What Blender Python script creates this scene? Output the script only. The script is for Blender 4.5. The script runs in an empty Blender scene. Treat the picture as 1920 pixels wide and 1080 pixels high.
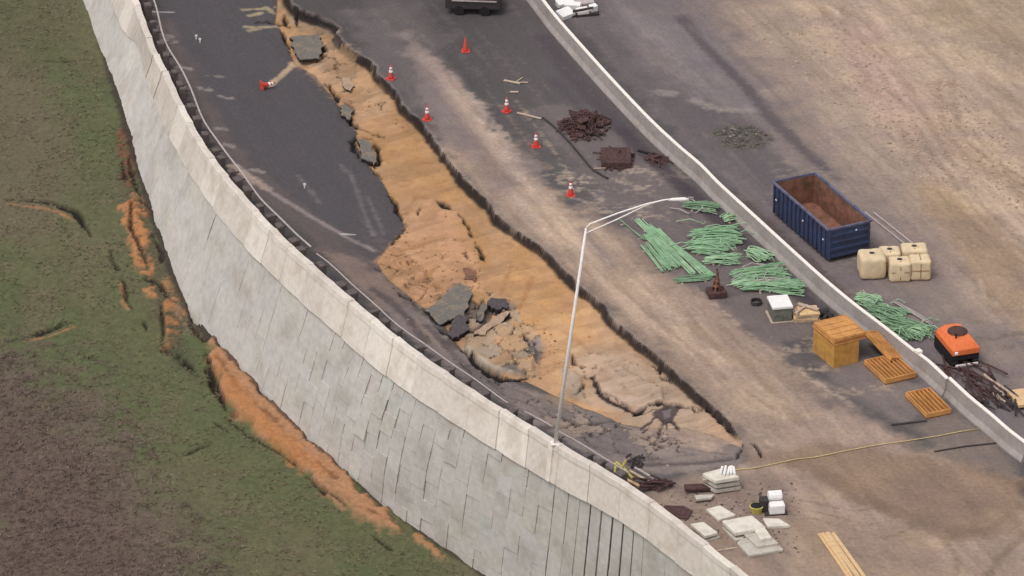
import bpy, bmesh, math, random
import numpy as np
from mathutils import Vector, Matrix
random.seed(7)
rng = np.random.default_rng(11)
scene = bpy.context.scene
COL = scene.collection
R = math.radians

# ------------------------------------------------------------------ camera
TH = R(28.0); FPX = 9000.0; DIST = 250.0
Fv = np.array([0, math.cos(TH), -math.sin(TH)])
Rv = np.array([1.0, 0, 0])
Uv = np.array([0, math.sin(TH), math.cos(TH)])
Cv = -DIST*Fv
cam_d = bpy.data.cameras.new('camera'); cam = bpy.data.objects.new('camera', cam_d); COL.objects.link(cam)
cam.location = Cv; cam.rotation_euler = (math.pi/2-TH, 0, 0)
cam_d.sensor_width = 36; cam_d.lens = FPX/1920*36; cam_d.clip_start = 1; cam_d.clip_end = 3000
scene.camera = cam

# ------------------------------------------------------------------ world, sun, exposure
SUN_EL, SUN_AZ = R(62), R(222)       # azimuth measured from +Y towards +X
w = bpy.data.worlds.new('World'); scene.world = w; w.use_nodes = True
nt = w.node_tree; nt.nodes.clear()
sky = nt.nodes.new('ShaderNodeTexSky'); sky.sky_type = 'NISHITA'; sky.sun_disc = False
sky.sun_elevation = SUN_EL; sky.sun_rotation = SUN_AZ; sky.dust_density = 4; sky.air_density = 1.0
hs = nt.nodes.new('ShaderNodeHueSaturation'); hs.inputs['Saturation'].default_value = 0.12
bg = nt.nodes.new('ShaderNodeBackground'); bg.inputs['Strength'].default_value = 0.15
ow = nt.nodes.new('ShaderNodeOutputWorld')
nt.links.new(sky.outputs[0], hs.inputs['Color']); nt.links.new(hs.outputs[0], bg.inputs['Color']); nt.links.new(bg.outputs[0], ow.inputs[0])
sd = bpy.data.lights.new('sun', 'SUN'); sun = bpy.data.objects.new('sun', sd); COL.objects.link(sun)
sd.energy = 0.75; sd.angle = R(20); sd.color = (1, .96, .9)
sdir = Vector((math.sin(SUN_AZ)*math.cos(SUN_EL), math.cos(SUN_AZ)*math.cos(SUN_EL), math.sin(SUN_EL)))
sun.rotation_euler = sdir.to_track_quat('Z', 'Y').to_euler()
scene.view_settings.view_transform = 'Standard'; scene.view_settings.look = 'None'
scene.view_settings.exposure = 0.10; scene.view_settings.gamma = 1
scene.view_settings.use_curve_mapping = False
scene.render.resolution_x = 1024; scene.render.resolution_y = 576

# ------------------------------------------------------------------ helpers
def P(x, y, z=0.0):
    """world point seen at photo pixel (x,y) lying on height z"""
    d = Fv + Rv*((x-960)/FPX) - Uv*((y-540)/FPX)
    t = (z-Cv[2])/d[2]
    return Cv + t*d
def V(x, y, z=0.0): return Vector(P(x, y, z))
def proj(X, Y, Z):
    vx, vy, vz = X-Cv[0], Y-Cv[1], Z-Cv[2]
    ww = vx*Fv[0]+vy*Fv[1]+vz*Fv[2]
    return 960+FPX*(vx*Rv[0]+vy*Rv[1]+vz*Rv[2])/ww, 540-FPX*(vx*Uv[0]+vy*Uv[1]+vz*Uv[2])/ww
def lin(r, g=None, b=None):
    if g is None: r, g, b = r
    f = lambda c: (c/255/12.92) if c/255 <= .04045 else ((c/255+.055)/1.055)**2.4
    return (f(r), f(g), f(b))

_tab = rng.random((256, 256))
def vnoise(x, y):
    xi = np.floor(x).astype(int); yi = np.floor(y).astype(int)
    fx = x-xi; fy = y-yi
    fx = fx*fx*(3-2*fx); fy = fy*fy*(3-2*fy)
    a = _tab[xi & 255, yi & 255]; b = _tab[(xi+1) & 255, yi & 255]
    c = _tab[xi & 255, (yi+1) & 255]; d = _tab[(xi+1) & 255, (yi+1) & 255]
    return (a*(1-fx)+b*fx)*(1-fy)+(c*(1-fx)+d*fx)*fy
def fbm(x, y, o=4, s=0.0):
    r = 0; a = .5; t = 0
    for i in range(o):
        r = r+a*(vnoise(x+17.3*i+s, y-9.1*i+s*1.7)*2-1); t += a; a *= .55
        x = x*2.03; y = y*2.03
    return r/t
def sstep(t): t = np.clip(t, 0, 1); return t*t*(3-2*t)
def seg_dist(px, py, pts):
    """distance, arc parameter and side to a polyline (any metric already applied)"""
    best = np.full(px.shape, 1e9); arc = np.zeros(px.shape); side = np.zeros(px.shape); L = 0
    for (ax, ay), (bx, by) in zip(pts[:-1], pts[1:]):
        dx, dy = bx-ax, by-ay; l2 = dx*dx+dy*dy+1e-12; l = math.sqrt(l2)
        t = np.clip(((px-ax)*dx+(py-ay)*dy)/l2, 0, 1)
        d = np.hypot(px-ax-t*dx, py-ay-t*dy)
        m = d < best
        best = np.where(m, d, best); arc = np.where(m, L+t*l, arc)
        side = np.where(m, np.sign(dx*(py-ay)-dy*(px-ax)), side); L += l
    return best, arc, side
def in_poly(px, py, pts):
    ins = np.zeros(px.shape, bool); n = len(pts)
    for i in range(n):
        x1, y1 = pts[i]; x2, y2 = pts[(i+1) % n]
        if y1 == y2: continue
        c = ((y1 > py) != (y2 > py)) & (px < (x2-x1)*(py-y1)/(y2-y1)+x1)
        ins ^= c
    return ins
def smooth_line(pts, n=6):
    """Catmull-Rom through pts"""
    p = [np.array(q, float) for q in pts]; p = [2*p[0]-p[1]]+p+[2*p[-1]-p[-2]]; out = []
    for i in range(1, len(p)-2):
        for k in range(n):
            t = k/n
            out.append(.5*((2*p[i])+(-p[i-1]+p[i+1])*t+(2*p[i-1]-5*p[i]+4*p[i+1]-p[i+2])*t*t+(-p[i-1]+3*p[i]-3*p[i+1]+p[i+2])*t**3))
    out.append(p[-2]); return out

SX, SY = 36.0, 16.9                       # photo pixels per metre on flat ground
def plates(x, y, seed=0):
    xi = np.floor(x).astype(int); yi = np.floor(y).astype(int)
    f1 = np.full(x.shape, 9.); f2 = np.full(x.shape, 9.); rr = np.zeros(x.shape); r2 = np.zeros(x.shape); cx = np.zeros(x.shape); cy = np.zeros(x.shape)
    for dx in (-1, 0, 1):
        for dy in (-1, 0, 1):
            a = (xi+dx+seed*7) & 255; b = (yi+dy+seed*13) & 255
            jx = xi+dx+.1+.8*_tab[a, b]; jy = yi+dy+.1+.8*_tab[b, (a+91) & 255]; d = np.hypot(x-jx, y-jy)
            m = d < f1; f2 = np.where(m, f1, np.minimum(f2, d)); f1 = np.where(m, d, f1)
            rr = np.where(m, _tab[(a+33) & 255, b], rr); r2 = np.where(m, _tab[a, (b+77) & 255], r2); cx = np.where(m, x-jx, cx); cy = np.where(m, y-jy, cy)
    return f2-f1, rr, r2, cx, cy
class Canvas:
    def __init__(s, X, Y, Z):
        s.X, s.Y = X, Y; s.px, s.py = proj(X, Y, Z)
        s.u = s.px/SX; s.v = s.py/SY
        s.col = np.zeros((len(X), 3)); s.dz = np.zeros(len(X))
        s.n1 = fbm(X*.9, Y*.9, 4, 3); s.n2 = fbm(X*3.1, Y*3.1, 4, 9); s.n3 = fbm(X*.25, Y*.25, 3, 5); s.n4 = fbm(X*2.2, Y*9, 4, 15)
    def box(s, pts, pad):
        a = np.array(pts, float)
        m = (s.u > a[:, 0].min()/SX-pad) & (s.u < a[:, 0].max()/SX+pad) & (s.v > a[:, 1].min()/SY-pad) & (s.v < a[:, 1].max()/SY+pad)
        return np.nonzero(m)[0]
    def apply(s, i, m, color, dz):
        if color is not None:
            c = np.array(color); s.col[i] = s.col[i]*(1-m[:, None])+c*m[:, None]
        if dz: s.dz[i] += m*dz
    def stroke(s, pts, wd, color=None, op=1., soft=.1, na=0., nf=2, dz=0., brk=0., taper=False):
        i = s.box(pts, wd+soft+na+.3)
        if not len(i): return
        q = [(x/SX, y/SY) for x, y in pts]
        d, arc, _ = seg_dist(s.u[i], s.v[i], q)
        n = (s.n1 if nf == 1 else s.n2)[i]
        ww = wd
        if taper:
            L = arc.max()+1e-6; ww = wd*np.clip(np.minimum(arc, L-arc)/(L*.35), .12, 1)
        m = sstep((ww+n*na-d)/soft+.5)*op
        if brk: m = m*sstep((s.n2[i]*.6+s.n1[i]*.35+s.n4[i]*.6)*2.2+1-brk)
        s.apply(i, m, color, dz)
    def poly(s, pts, color=None, op=1., soft=.2, na=0., nf=2, dz=0., brk=0.):
        i = s.box(pts, soft+na+.3)
        if not len(i): return
        q = [(x/SX, y/SY) for x, y in pts]
        d, _, _ = seg_dist(s.u[i], s.v[i], q+[q[0]])
        ins = in_poly(s.u[i], s.v[i], q); d = np.where(ins, d, -d)
        n = (s.n1 if nf == 1 else s.n2)[i]
        m = sstep((d+n*na)/soft+.5)*op
        if brk: m = m*sstep((s.n2[i]*.6+s.n1[i]*.35+s.n4[i]*.6)*2.2+1-brk)
        s.apply(i, m, color, dz)

# ------------------------------------------------------------------ materials
MATS = {}
def mat(name, rgb, rough=.8, nscale=8., namt=.12, bump=.0, bscale=20., metal=0., stain=None, stain_amt=0., stain_scale=1.5, attr=None, stretch=None):
    if name in MATS: return MATS[name]
    m = bpy.data.materials.new(name); m.use_nodes = True; t = m.node_tree; b = t.nodes['Principled BSDF']
    b.inputs['Roughness'].default_value = rough; b.inputs['Metallic'].default_value = metal
    b.inputs['Specular IOR Level'].default_value = .3
    tc = t.nodes.new('ShaderNodeTexCoord'); src = tc.outputs['Object']
    if stretch:
        mp = t.nodes.new('ShaderNodeMapping'); mp.inputs['Scale'].default_value = stretch
        t.links.new(src, mp.inputs[0]); src = mp.outputs[0]
    n = t.nodes.new('ShaderNodeTexNoise'); n.inputs['Scale'].default_value = nscale; n.inputs['Detail'].default_value = 5
    t.links.new(src, n.inputs['Vector'])
    mr = t.nodes.new('ShaderNodeMapRange'); mr.inputs['From Min'].default_value = .3; mr.inputs['From Max'].default_value = .7
    mr.inputs['To Min'].default_value = 1-namt*1.6; mr.inputs['To Max'].default_value = 1+namt
    t.links.new(n.outputs['Fac'], mr.inputs['Value'])
    if attr:
        a = t.nodes.new('ShaderNodeAttribute'); a.attribute_name = attr; base = a.outputs['Color']
    else:
        a = t.nodes.new('ShaderNodeRGB'); a.outputs[0].default_value = (*rgb, 1); base = a.outputs[0]
    if attr and rgb:
        mm = t.nodes.new('ShaderNodeMix'); mm.data_type = 'RGBA'; mm.blend_type = 'MULTIPLY'; mm.inputs[0].default_value = 1
        t.links.new(base, mm.inputs[6]); mm.inputs[7].default_value = (*rgb, 1); base = mm.outputs[2]
    if stain:
        n2 = t.nodes.new('ShaderNodeTexNoise'); n2.inputs['Scale'].default_value = stain_scale; n2.inputs['Detail'].default_value = 6
        t.links.new(src, n2.inputs['Vector'])
        r2 = t.nodes.new('ShaderNodeMapRange'); r2.inputs['From Min'].default_value = .48; r2.inputs['From Max'].default_value = .68
        r2.inputs['To Max'].default_value = stain_amt; t.links.new(n2.outputs['Fac'], r2.inputs['Value'])
        mx = t.nodes.new('ShaderNodeMix'); mx.data_type = 'RGBA'; t.links.new(r2.outputs[0], mx.inputs[0])
        t.links.new(base, mx.inputs[6]); mx.inputs[7].default_value = (*stain, 1); base = mx.outputs[2]
    vm = t.nodes.new('ShaderNodeVectorMath'); vm.operation = 'SCALE'
    t.links.new(base, vm.inputs[0]); t.links.new(mr.outputs[0], vm.inputs['Scale'])
    t.links.new(vm.outputs[0], b.inputs['Base Color'])
    if bump:
        nb = t.nodes.new('ShaderNodeTexNoise'); nb.inputs['Scale'].default_value = bscale; nb.inputs['Detail'].default_value = 4
        t.links.new(src, nb.inputs['Vector'])
        bp = t.nodes.new('ShaderNodeBump'); bp.inputs['Strength'].default_value = 1; bp.inputs['Distance'].default_value = bump
        t.links.new(nb.outputs['Fac'], bp.inputs['Height']); t.links.new(bp.outputs[0], b.inputs['Normal'])
    MATS[name] = m; return m

M_road = mat('asphalt_with_dust', None, .85, 6, .10, .03, 5, attr='Col')
M_sand = mat('raw_sand', None, .95, 9, .06, .02, 9, attr='Col')
M_dirt = mat('trampled_dirt', None, .95, 5, .10, .06, 3.0, attr='Col')
M_grass = mat('mown_grass_slope', None, .95, 5, .12, .04, 5, attr='Col')
M_panel = mat('wall_concrete', None, .85, 3, .07, .01, 12, attr='Col', stain=lin(150, 140, 128), stain_amt=.45, stain_scale=.5)
M_parapet = mat('parapet_concrete', None, .85, 4, .06, .01, 10, attr='Col', stain=lin(178, 165, 150), stain_amt=.5, stain_scale=.8)
M_conc = mat('barrier_concrete', lin(160, 150, 146), .85, 3, .08, .01, 15, stain=lin(140, 130, 122), stain_amt=.6, stain_scale=.7)
M_conc_top = mat('barrier_top_concrete', lin(236, 226, 218), .8, 4, .05)
M_soil = mat('dark_backing_soil', lin(140, 134, 128), .95, 5, .2)
M_dark = mat('dark_steel', lin(62, 55, 56), .7, 6, .2)
M_black = mat('black_rubber', lin(36, 32, 34), .8, 8, .2)
M_galv = mat('galvanised_steel', lin(238, 228, 224), .5, 8, .06)
M_rail = mat('weathered_pipe', lin(178, 165, 163), .6, 6, .1)
M_blue = mat('blue_container_paint', lin(62, 72, 100), .55, 5, .15, stain=lin(66, 58, 72), stain_amt=.7, stain_scale=1.5)
M_blue2 = mat('worn_rim_paint', lin(104, 102, 122), .6, 5, .15, stain=lin(60, 60, 90), stain_amt=.8)
M_rust = mat('rusted_steel', lin(134, 94, 78), .9, 3, .2, .01, 10, stain=lin(92, 74, 58), stain_amt=.8, stain_scale=1.2)
M_rust2 = mat('dark_rust', lin(84, 60, 58), .9, 5, .25, .01, 10, stain=lin(66, 52, 50), stain_amt=.8, stain_scale=2)
M_green = mat('green_epoxy_bar', lin(136, 172, 134), .6, 4, .15, stain=lin(150, 172, 146), stain_amt=.5, stain_scale=2)
M_green2 = mat('pale_green_epoxy_bar', lin(158, 188, 152), .6, 4, .15, stain=lin(104, 138, 106), stain_amt=.6, stain_scale=2)
M_green3 = mat('dull_green_bar', lin(122, 150, 120), .6, 4, .15)
M_yel = mat('ochre_form_paint', lin(190, 142, 74), .75, 3, .14, stain=lin(162, 118, 70), stain_amt=.7, stain_scale=1.8)
M_yel2 = mat('orange_ochre_steel', lin(206, 148, 88), .75, 4, .15, stain=lin(164, 114, 72), stain_amt=.7, stain_scale=2)
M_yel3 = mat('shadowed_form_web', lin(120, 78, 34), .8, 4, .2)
M_orange = mat('orange_machine_paint', lin(226, 118, 68), .45, 5, .08, stain=lin(200, 96, 56), stain_amt=.5)
M_cream = mat('cream_wrap', lin(216, 194, 160), .75, 3, .08, .02, 5, stain=lin(196, 168, 140), stain_amt=.6, stain_scale=1.6)
M_strap = mat('tan_strap', lin(150, 118, 84), .8)
M_white = mat('white_sheet', lin(232, 228, 226), .7, 4, .05)
M_boxg = mat('grey_green_wrap', lin(112, 112, 104), .7, 5, .2, .02, 6, stain=lin(80, 82, 76), stain_amt=.8, stain_scale=3)
M_wood = mat('sawn_pine', lin(214, 180, 138), .8, 6, .12, stain=lin(190, 148, 108), stain_amt=.5, stretch=(6, 1, 6))
M_wood2 = mat('weathered_board', lin(186, 164, 146), .85, 6, .15)
M_foam = mat('pale_slab', lin(218, 210, 198), .9, 5, .06, .01, 8, stain=lin(190, 178, 164), stain_amt=.7, stain_scale=1.5)
M_foam2 = mat('grey_slab', lin(190, 182, 172), .9, 5, .08, .01, 8, stain=lin(168, 158, 146), stain_amt=.7)
M_cone = mat('cone_red_orange', lin(206, 74, 66), .6, 5, .08)
M_conew = mat('cone_reflective_white', lin(240, 232, 234), .5, 5, .03)
M_asph = mat('broken_asphalt', lin(112, 106, 100), .9, 5, .15, .02, 9, stain=lin(150, 130, 105), stain_amt=.6, stain_scale=1.5)
M_asphd = mat('fresh_asphalt_edge', lin(44, 38, 38), .9, 6, .3, .02, 12)
M_rope = mat('yellow_rope', lin(200, 178, 130), .8)
M_safety = mat('yellow_tool_paint', lin(190, 178, 92), .6, 6, .2)
M_twig = mat('bare_twig', lin(112, 88, 82), .9, 5, .2)
M_blade = mat('grass_blade', None, .9, 5, .2, attr='Col')
M_clod = mat('dirt_clod', None, .95, 6, .2, attr='Col')

# ------------------------------------------------------------------ mesh builder
class MB:
    def __init__(s): s.v = []; s.f = []; s.c = []
    def add(s, vs, fs, c=None):
        o = len(s.v); s.v += [tuple(v) for v in vs]; s.f += [tuple(o+i for i in f) for f in fs]
        s.c += [c]*len(vs)
    def hexa(s, p, c=None):      # 8 points: bottom 4 then top 4
        s.add(p, [(3, 2, 1, 0), (4, 5, 6, 7), (0, 1, 5, 4), (1, 2, 6, 5), (2, 3, 7, 6), (3, 0, 4, 7)], c)
    def box(s, cx, cy, cz, sx, sy, sz, rz=0, c=None, tilt=None):
        p = []
        for z in (-1, 1):
            for x, y in ((-1, -1), (1, -1), (1, 1), (-1, 1)):
                v = Vector((x*sx/2, y*sy/2, z*sz/2))
                if tilt: v = Matrix.Rotation(tilt[0], 3, 'X') @ Matrix.Rotation(tilt[1], 3, 'Y') @ v
                if rz: v = Matrix.Rotation(rz, 3, 'Z') @ v
                p.append((v.x+cx, v.y+cy, v.z+cz))
        s.hexa(p, c)
    def tube(s, pts, r, n=6, c=None, cap=True):
        pts = [Vector(p) for p in pts]; rs = r if isinstance(r, (list, tuple)) else [r]*len(pts); vs = []
        for i, p in enumerate(pts):
            d = (pts[min(i+1, len(pts)-1)]-pts[max(i-1, 0)]).normalized()
            a = d.cross(Vector((0, 0, 1)));
            if a.length < 1e-3: a = Vector((1, 0, 0))
            a.normalize(); b = d.cross(a)
            for k in range(n):
                t = 2*math.pi*k/n; vs.append(p+(a*math.cos(t)+b*math.sin(t))*rs[i])
        fs = [(i*n+k, i*n+(k+1) % n, (i+1)*n+(k+1) % n, (i+1)*n+k) for i in range(len(pts)-1) for k in range(n)]
        if cap: fs += [tuple(range(n-1, -1, -1)), tuple((len(pts)-1)*n+k for k in range(n))]
        s.add(vs, fs, c)
    def lathe(s, prof, cx=0, cy=0, cz=0, n=14, c=None):
        vs = []; 
        for r, z in prof:
            for k in range(n):
                t = 2*math.pi*k/n; vs.append((cx+r*math.cos(t), cy+r*math.sin(t), cz+z))
        fs = [(i*n+k, i*n+(k+1) % n, (i+1)*n+(k+1) % n, (i+1)*n+k) for i in range(len(prof)-1) for k in range(n)]
        fs += [tuple(range(n-1, -1, -1)), tuple((len(prof)-1)*n+k for k in range(n))]
        s.add(vs, fs, c)
    def prism(s, outline, z0, z1, c=None):
        n = len(outline)
        vs = [(x, y, z0) for x, y in outline]+[(x, y, z1) for x, y in outline]
        s.add(vs, [tuple(range(n-1, -1, -1)), tuple(range(n, 2*n))]+[(i, (i+1) % n, n+(i+1) % n, n+i) for i in range(n)], c)
    def build(s, name, m, parent=None, bevel=0, smooth=False, seg=2):
        me = bpy.data.meshes.new(name); me.from_pydata(s.v, [], s.f); me.materials.append(m)
        if any(c is not None for c in s.c):
            a = me.color_attributes.new('Col', 'FLOAT_COLOR', 'POINT')
            arr = np.ones((len(s.v), 4)); arr[:, :3] = np.array([c if c is not None else (.3, .3, .3) for c in s.c])
            a.data.foreach_set('color', arr.ravel())
        me.update()
        o = bpy.data.objects.new(name, me); COL.objects.link(o)
        if parent is not None: o.parent = parent
        if bevel or smooth:
            bm = bmesh.new(); bm.from_mesh(me)
            if bevel: bmesh.ops.bevel(bm, geom=list(bm.edges), offset=bevel, segments=seg, affect='EDGES', profile=.6)
            if smooth:
                for f in bm.faces: f.smooth = True
            bm.to_mesh(me); bm.free()
        return o
def tag(o, label=None, cat=None, group=None, kind=None):
    if label: o['label'] = label
    if cat: o['category'] = cat
    if group: o['group'] = group
    if kind: o['kind'] = kind
    return o
def thing(name, loc, rz, label, cat, group=None, rx=0, ry=0):
    o = bpy.data.objects.new(name, None); COL.objects.link(o); o.location = loc
    o.rotation_euler = (rx, ry, rz); o.empty_display_size = .3
    return tag(o, label, cat, group)
def copy_tree(o, parent=None):
    c = o.copy(); COL.objects.link(c)
    if parent is not None: c.parent = parent
    for ch in list(o.children): copy_tree(ch, c)
    return c

# ================================================================== retaining wall geometry curves
TOPPX = [(260,10),(270,50),(293,103),(313,140),(330,180),(343,207),(363,243),(383,277),(420,327),(447,358),(465,380),(495,410),(524,442),(544,463),(577,490),(604,514),(625,536),(654,558),(688,586),(724,617),(741,633),(791,670),(830,697),(883,732),(929,762),(977,790),(1036,826),(1079,852),(1127,879),(1182,912),(1238,952),(1300,1002),(1400,1082)]
JPX = [(255,40),(263,83),(267,117),(283,160),(310,233),(333,280),(353,313),(377,350),(409,398),(443,439),(481,480),(524,521),(560,558),(601,593),(633,620),(700,682),(734,709),(779,742),(816,766),(864,797),(917,831),(960,858),(1038,905),(1093,934),(1127,952),(1182,982),(1238,1025),(1293,1072),(1392,1152)]
BPX = [(140,-30),(160,10),(180,43),(197,77),(207,127),(220,173),(233,213),(247,267),(263,317),(273,353),(280,360),(297,427),(313,477),(333,533),(360,590),(393,637),(433,680),(467,713),(513,767),(567,817),(600,850),(640,883),(690,925),(740,960),(773,985),(813,1016),(873,1054),(907,1078),(1000,1135),(1100,1192),(1200,1245),(1400,1375)]
def hit(curve, x0, y0, m, kmin):
    """k such that (x0-m*k, y0+k) lies on curve"""
    best = None
    for (ax, ay), (bx, by) in zip(curve[:-1], curve[1:]):
        # solve ax+t(bx-ax) = x0-mk ; ay+t(by-ay)=y0+k
        dx, dy = bx-ax, by-ay
        det = dx+m*dy
        if abs(det) < 1e-9: continue
        t = (x0-ax-m*(ay-y0))/det
        if -1e-6 <= t <= 1+1e-6:
            k = ay+t*dy-y0
            if k > kmin and (best is None or k < best): best = k
    return best
mx_ = [260, 340, 460, 560, 660, 740, 860, 1000, 1130, 1300, 1400]
mj_ = [.36, .35, .31, .27, .25, .22, .15, .11, .09, .05, .03]
ZT, ZJ = .9, -.9
Tw, Jw, Bw, Zb = [], [], [], []
for (x, y) in TOPPX:
    m = float(np.interp(x, mx_, mj_))
    k1 = hit(JPX, x, y, m, 15); k2 = hit(BPX, x, y, m*1.05, 60)
    if k1 is None: k1 = 58
    if k2 is None: k2 = 320 if x > 900 else 120
    zb = .9-(k2/31.8)*.97
    Tw.append(P(x, y, ZT)); Jw.append(P(x-m*k1, y+k1, ZJ)); Bw.append(P(x-m*1.05*k2, y+k2, zb)); Zb.append(zb)
Tw = np.array(Tw); Jw = np.array(Jw); Bw = np.array(Bw); Zb = np.array(Zb)
def extend(a, n0, n1):
    d0 = (a[0]-a[2]); d0 = d0/np.linalg.norm(d0[:2]); d1 = (a[-1]-a[-3]); d1 = d1/np.linalg.norm(d1[:2])
    d0[2] = 0; d1[2] = 0
    return np.vstack([[a[0]+d0*n0], a, [a[-1]+d1*n1]])
dirT0 = (Tw[0]-Tw[3]); dirT0[2] = 0; dirT0 /= np.linalg.norm(dirT0)
dirT1 = (Tw[-1]-Tw[-4]); dirT1[2] = 0; dirT1 /= np.linalg.norm(dirT1)
for A in ('Tw', 'Jw', 'Bw'):
    a = globals()[A]; globals()[A] = np.vstack([[a[0]+dirT0*25], a, [a[-1]+dirT1*25]])
arc = np.concatenate([[0], np.cumsum(np.linalg.norm(np.diff(Tw[:, :2], axis=0), axis=1))])
WL = arc[-1]; SS = np.arange(0, WL, .25)
def resamp(a):
    o = np.stack([np.interp(SS, arc, a[:, i]) for i in range(3)], 1)
    for _ in range(2):
        pad = np.vstack([np.repeat(o[:1], 6, 0), o, np.repeat(o[-1:], 6, 0)])
        o = np.stack([np.convolve(pad[:, i], np.ones(13)/13, 'valid') for i in range(3)], 1)
    return o
T_ = resamp(Tw); J_ = resamp(Jw); B_ = resamp(Bw)
tan = np.gradient(T_[:, :2], axis=0); tan /= np.linalg.norm(tan, axis=1)[:, None]
NRM = np.stack([tan[:, 1], -tan[:, 0], np.zeros(len(tan))], 1)      # outward (towards the grass)
def at(arr, s): return np.array([np.interp(s, SS, arr[:, i]) for i in range(3)])
def s_of_px(x):  # arc length where the top passes photo column x
    return float(np.interp(x, [p[0] for p in TOPPX], arc[1:-1]))
print('wall length', WL, 'outward', NRM[len(NRM)//2], 'zb', B_[::40, 2])

# ================================================================== ROAD / DIRT surface
def axis(lo, hi, step, far):
    f = np.arange(lo, hi+step/2, step)
    g = []; d = step; x = hi
    while x < hi+far: d *= 1.5; x += d; g.append(x)
    h = []; d = step; x = lo
    while x > lo-far: d *= 1.5; x -= d; h.append(x)
    return np.array(h[::-1]+list(f)+g)
SCARP = [(520,-60),(545,5),(560,18),(590,30),(620,42),(634,54),(628,62),(640,78),(662,96),(690,112),(703,126),(706,138),(728,160),(745,176),(752,196),(768,213),(785,224),(800,243),(815,266),(832,288),(850,312),(868,335),(890,356),(905,370),(920,384),(928,402),(950,420),(970,434),(990,448),(1012,462),(1030,478),(1050,500),(1072,520),(1090,540),(1112,556),(1132,574),(1140,592),(1160,608),(1180,626),(1200,644),(1228,664),(1250,684),(1270,706),(1290,722),(1310,742),(1340,764),(1362,788),(1378,810),(1390,826),(1392,836)]
LEFTB = [(500,-60),(520,0),(515,40),(530,60),(540,90),(552,118),(590,140),(610,165),(628,185),(640,205),(655,222),(668,245),(668,270),(680,295),(700,318),(720,345),(735,372),(745,395),(755,415),(762,428),(735,452),(705,488),(725,520),(770,556),(800,580),(830,605),(850,635),(870,655),(900,685),(940,705),(985,712),(1030,735),(1075,752),(1130,775),(1165,792),(1210,800),(1280,800),(1340,815),(1385,838)]
def shift(pts, z): return [tuple(np.array(proj(*P(x, y, z)[:2], 0.))) for x, y in pts]
xs = axis(-31, 33, .085, 260); ys = axis(-38, 40, .085, 260)
GX, GY = np.meshgrid(xs, ys); sh = GX.shape
X = GX.ravel(); Y = GY.ravel()
# inner side of the parapet
innT = [(T_[i, 0]-NRM[i, 0]*.06, T_[i, 1]-NRM[i, 1]*.06) for i in range(0, len(SS), 4)]
d0, d1 = dirT0[:2], dirT1[:2]
poly = [(innT[0][0]+d0[0]*400, innT[0][1]+d0[1]*400)]+innT+[(innT[-1][0]+d1[0]*400, innT[-1][1]+d1[1]*400), (900, -900), (900, 900)]
inside = in_poly(X, Y, poly)
dW, _, _ = seg_dist(X, Y, innT)
u0, v0 = proj(X, Y, 0*X)
fine = (u0 > 150) & (u0 < 1500) & (v0 > -80) & (v0 < 960)
I = np.nonzero(fine)[0]
wob = fbm(X[I]*1.7, Y[I]*1.7, 4, 2)*.2+fbm(X[I]*4, Y[I]*4, 2, 4)*.05
scp = [(x/SX, y/SY) for x, y in SCARP]
lfp0 = [(x, y) for x, y in LEFTB]
lfp = []
for i, (x, y) in enumerate(lfp0):
    zz = -.75*np.clip((1400-x)/350, 0, 1); q = shift([(x, y)], zz)[0]; lfp.append((q[0]/SX, q[1]/SY))
uu = u0[I]/SX; vv = v0[I]/SY
dS, aS, sS = seg_dist(uu, vv, scp)
dS = dS+wob*.6
dL, aL, sL = seg_dist(uu, vv, lfp); dL = dL+wob
region = in_poly(uu, vv, scp+lfp[::-1])
LS = aS.max()
amp = np.clip((LS-aS)/9., 0, 1)**.8           # scarp depth fades out towards its lower tip
amp = np.maximum(amp, 0)
leftside = in_poly(uu, vv, [(0, -20)]+scp[:1]+lfp+[(1392/SX, 836/SY), (1392/SX, 70), (0, 70)]) & ~region
ramp = np.clip((1400/SX-uu)/9., 0, 1)
z = np.zeros(len(X))
# sand trough: deepest at the foot, rising to the cut
f = np.clip(dL/(dL+dS+1e-6), 0, 1)
zs = -(.88-.46*f)*amp
wall_drop = sstep((dS-.0)/.09)
zs = zs*wall_drop
# dropped left slab: tilts from -0.25 by the parapet to -0.85 by the sand
dWI = dW[I]
g = np.clip(dWI/(dWI+np.maximum(dL, .01)), 0, 1)
zl = -(.15+.65*g)*np.clip(ramp, 0, 1)
z[I] = np.where(region, zs, np.where(leftside, zl, 0.))
zref = z.copy()
cv = Canvas(X, Y, zref)
isand = np.zeros(len(X)); isand[I] = region*1.
A_ = np.array(lin(90, 84, 84)); A2 = np.array(lin(122, 111, 112))
cv.col[:] = A_
cv.col *= (1+.10*cv.n3+.08*cv.n1)[:, None]
# along-road direction for streaks
rd = P(1400, 480)-P(1100, 160); rd = rd[:2]/np.linalg.norm(rd[:2])
al = X*rd[0]+Y*rd[1]; ac = -X*rd[1]+Y*rd[0]
st1 = fbm(al*.12, ac*2.2, 4, 21); st2 = fbm(al*.35, ac*1.2, 4, 31); st3 = fbm(al*.9, ac*4.5, 3, 41)
TAN = lin(180, 156, 137); TAN2 = lin(194, 168, 148); PINK = lin(150, 132, 128); BRN = lin(150, 126, 106); GRY = lin(120, 108, 110); LGR = lin(150, 138, 134); DRK = lin(80, 72, 78); BLK = lin(34, 28, 30)
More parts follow.
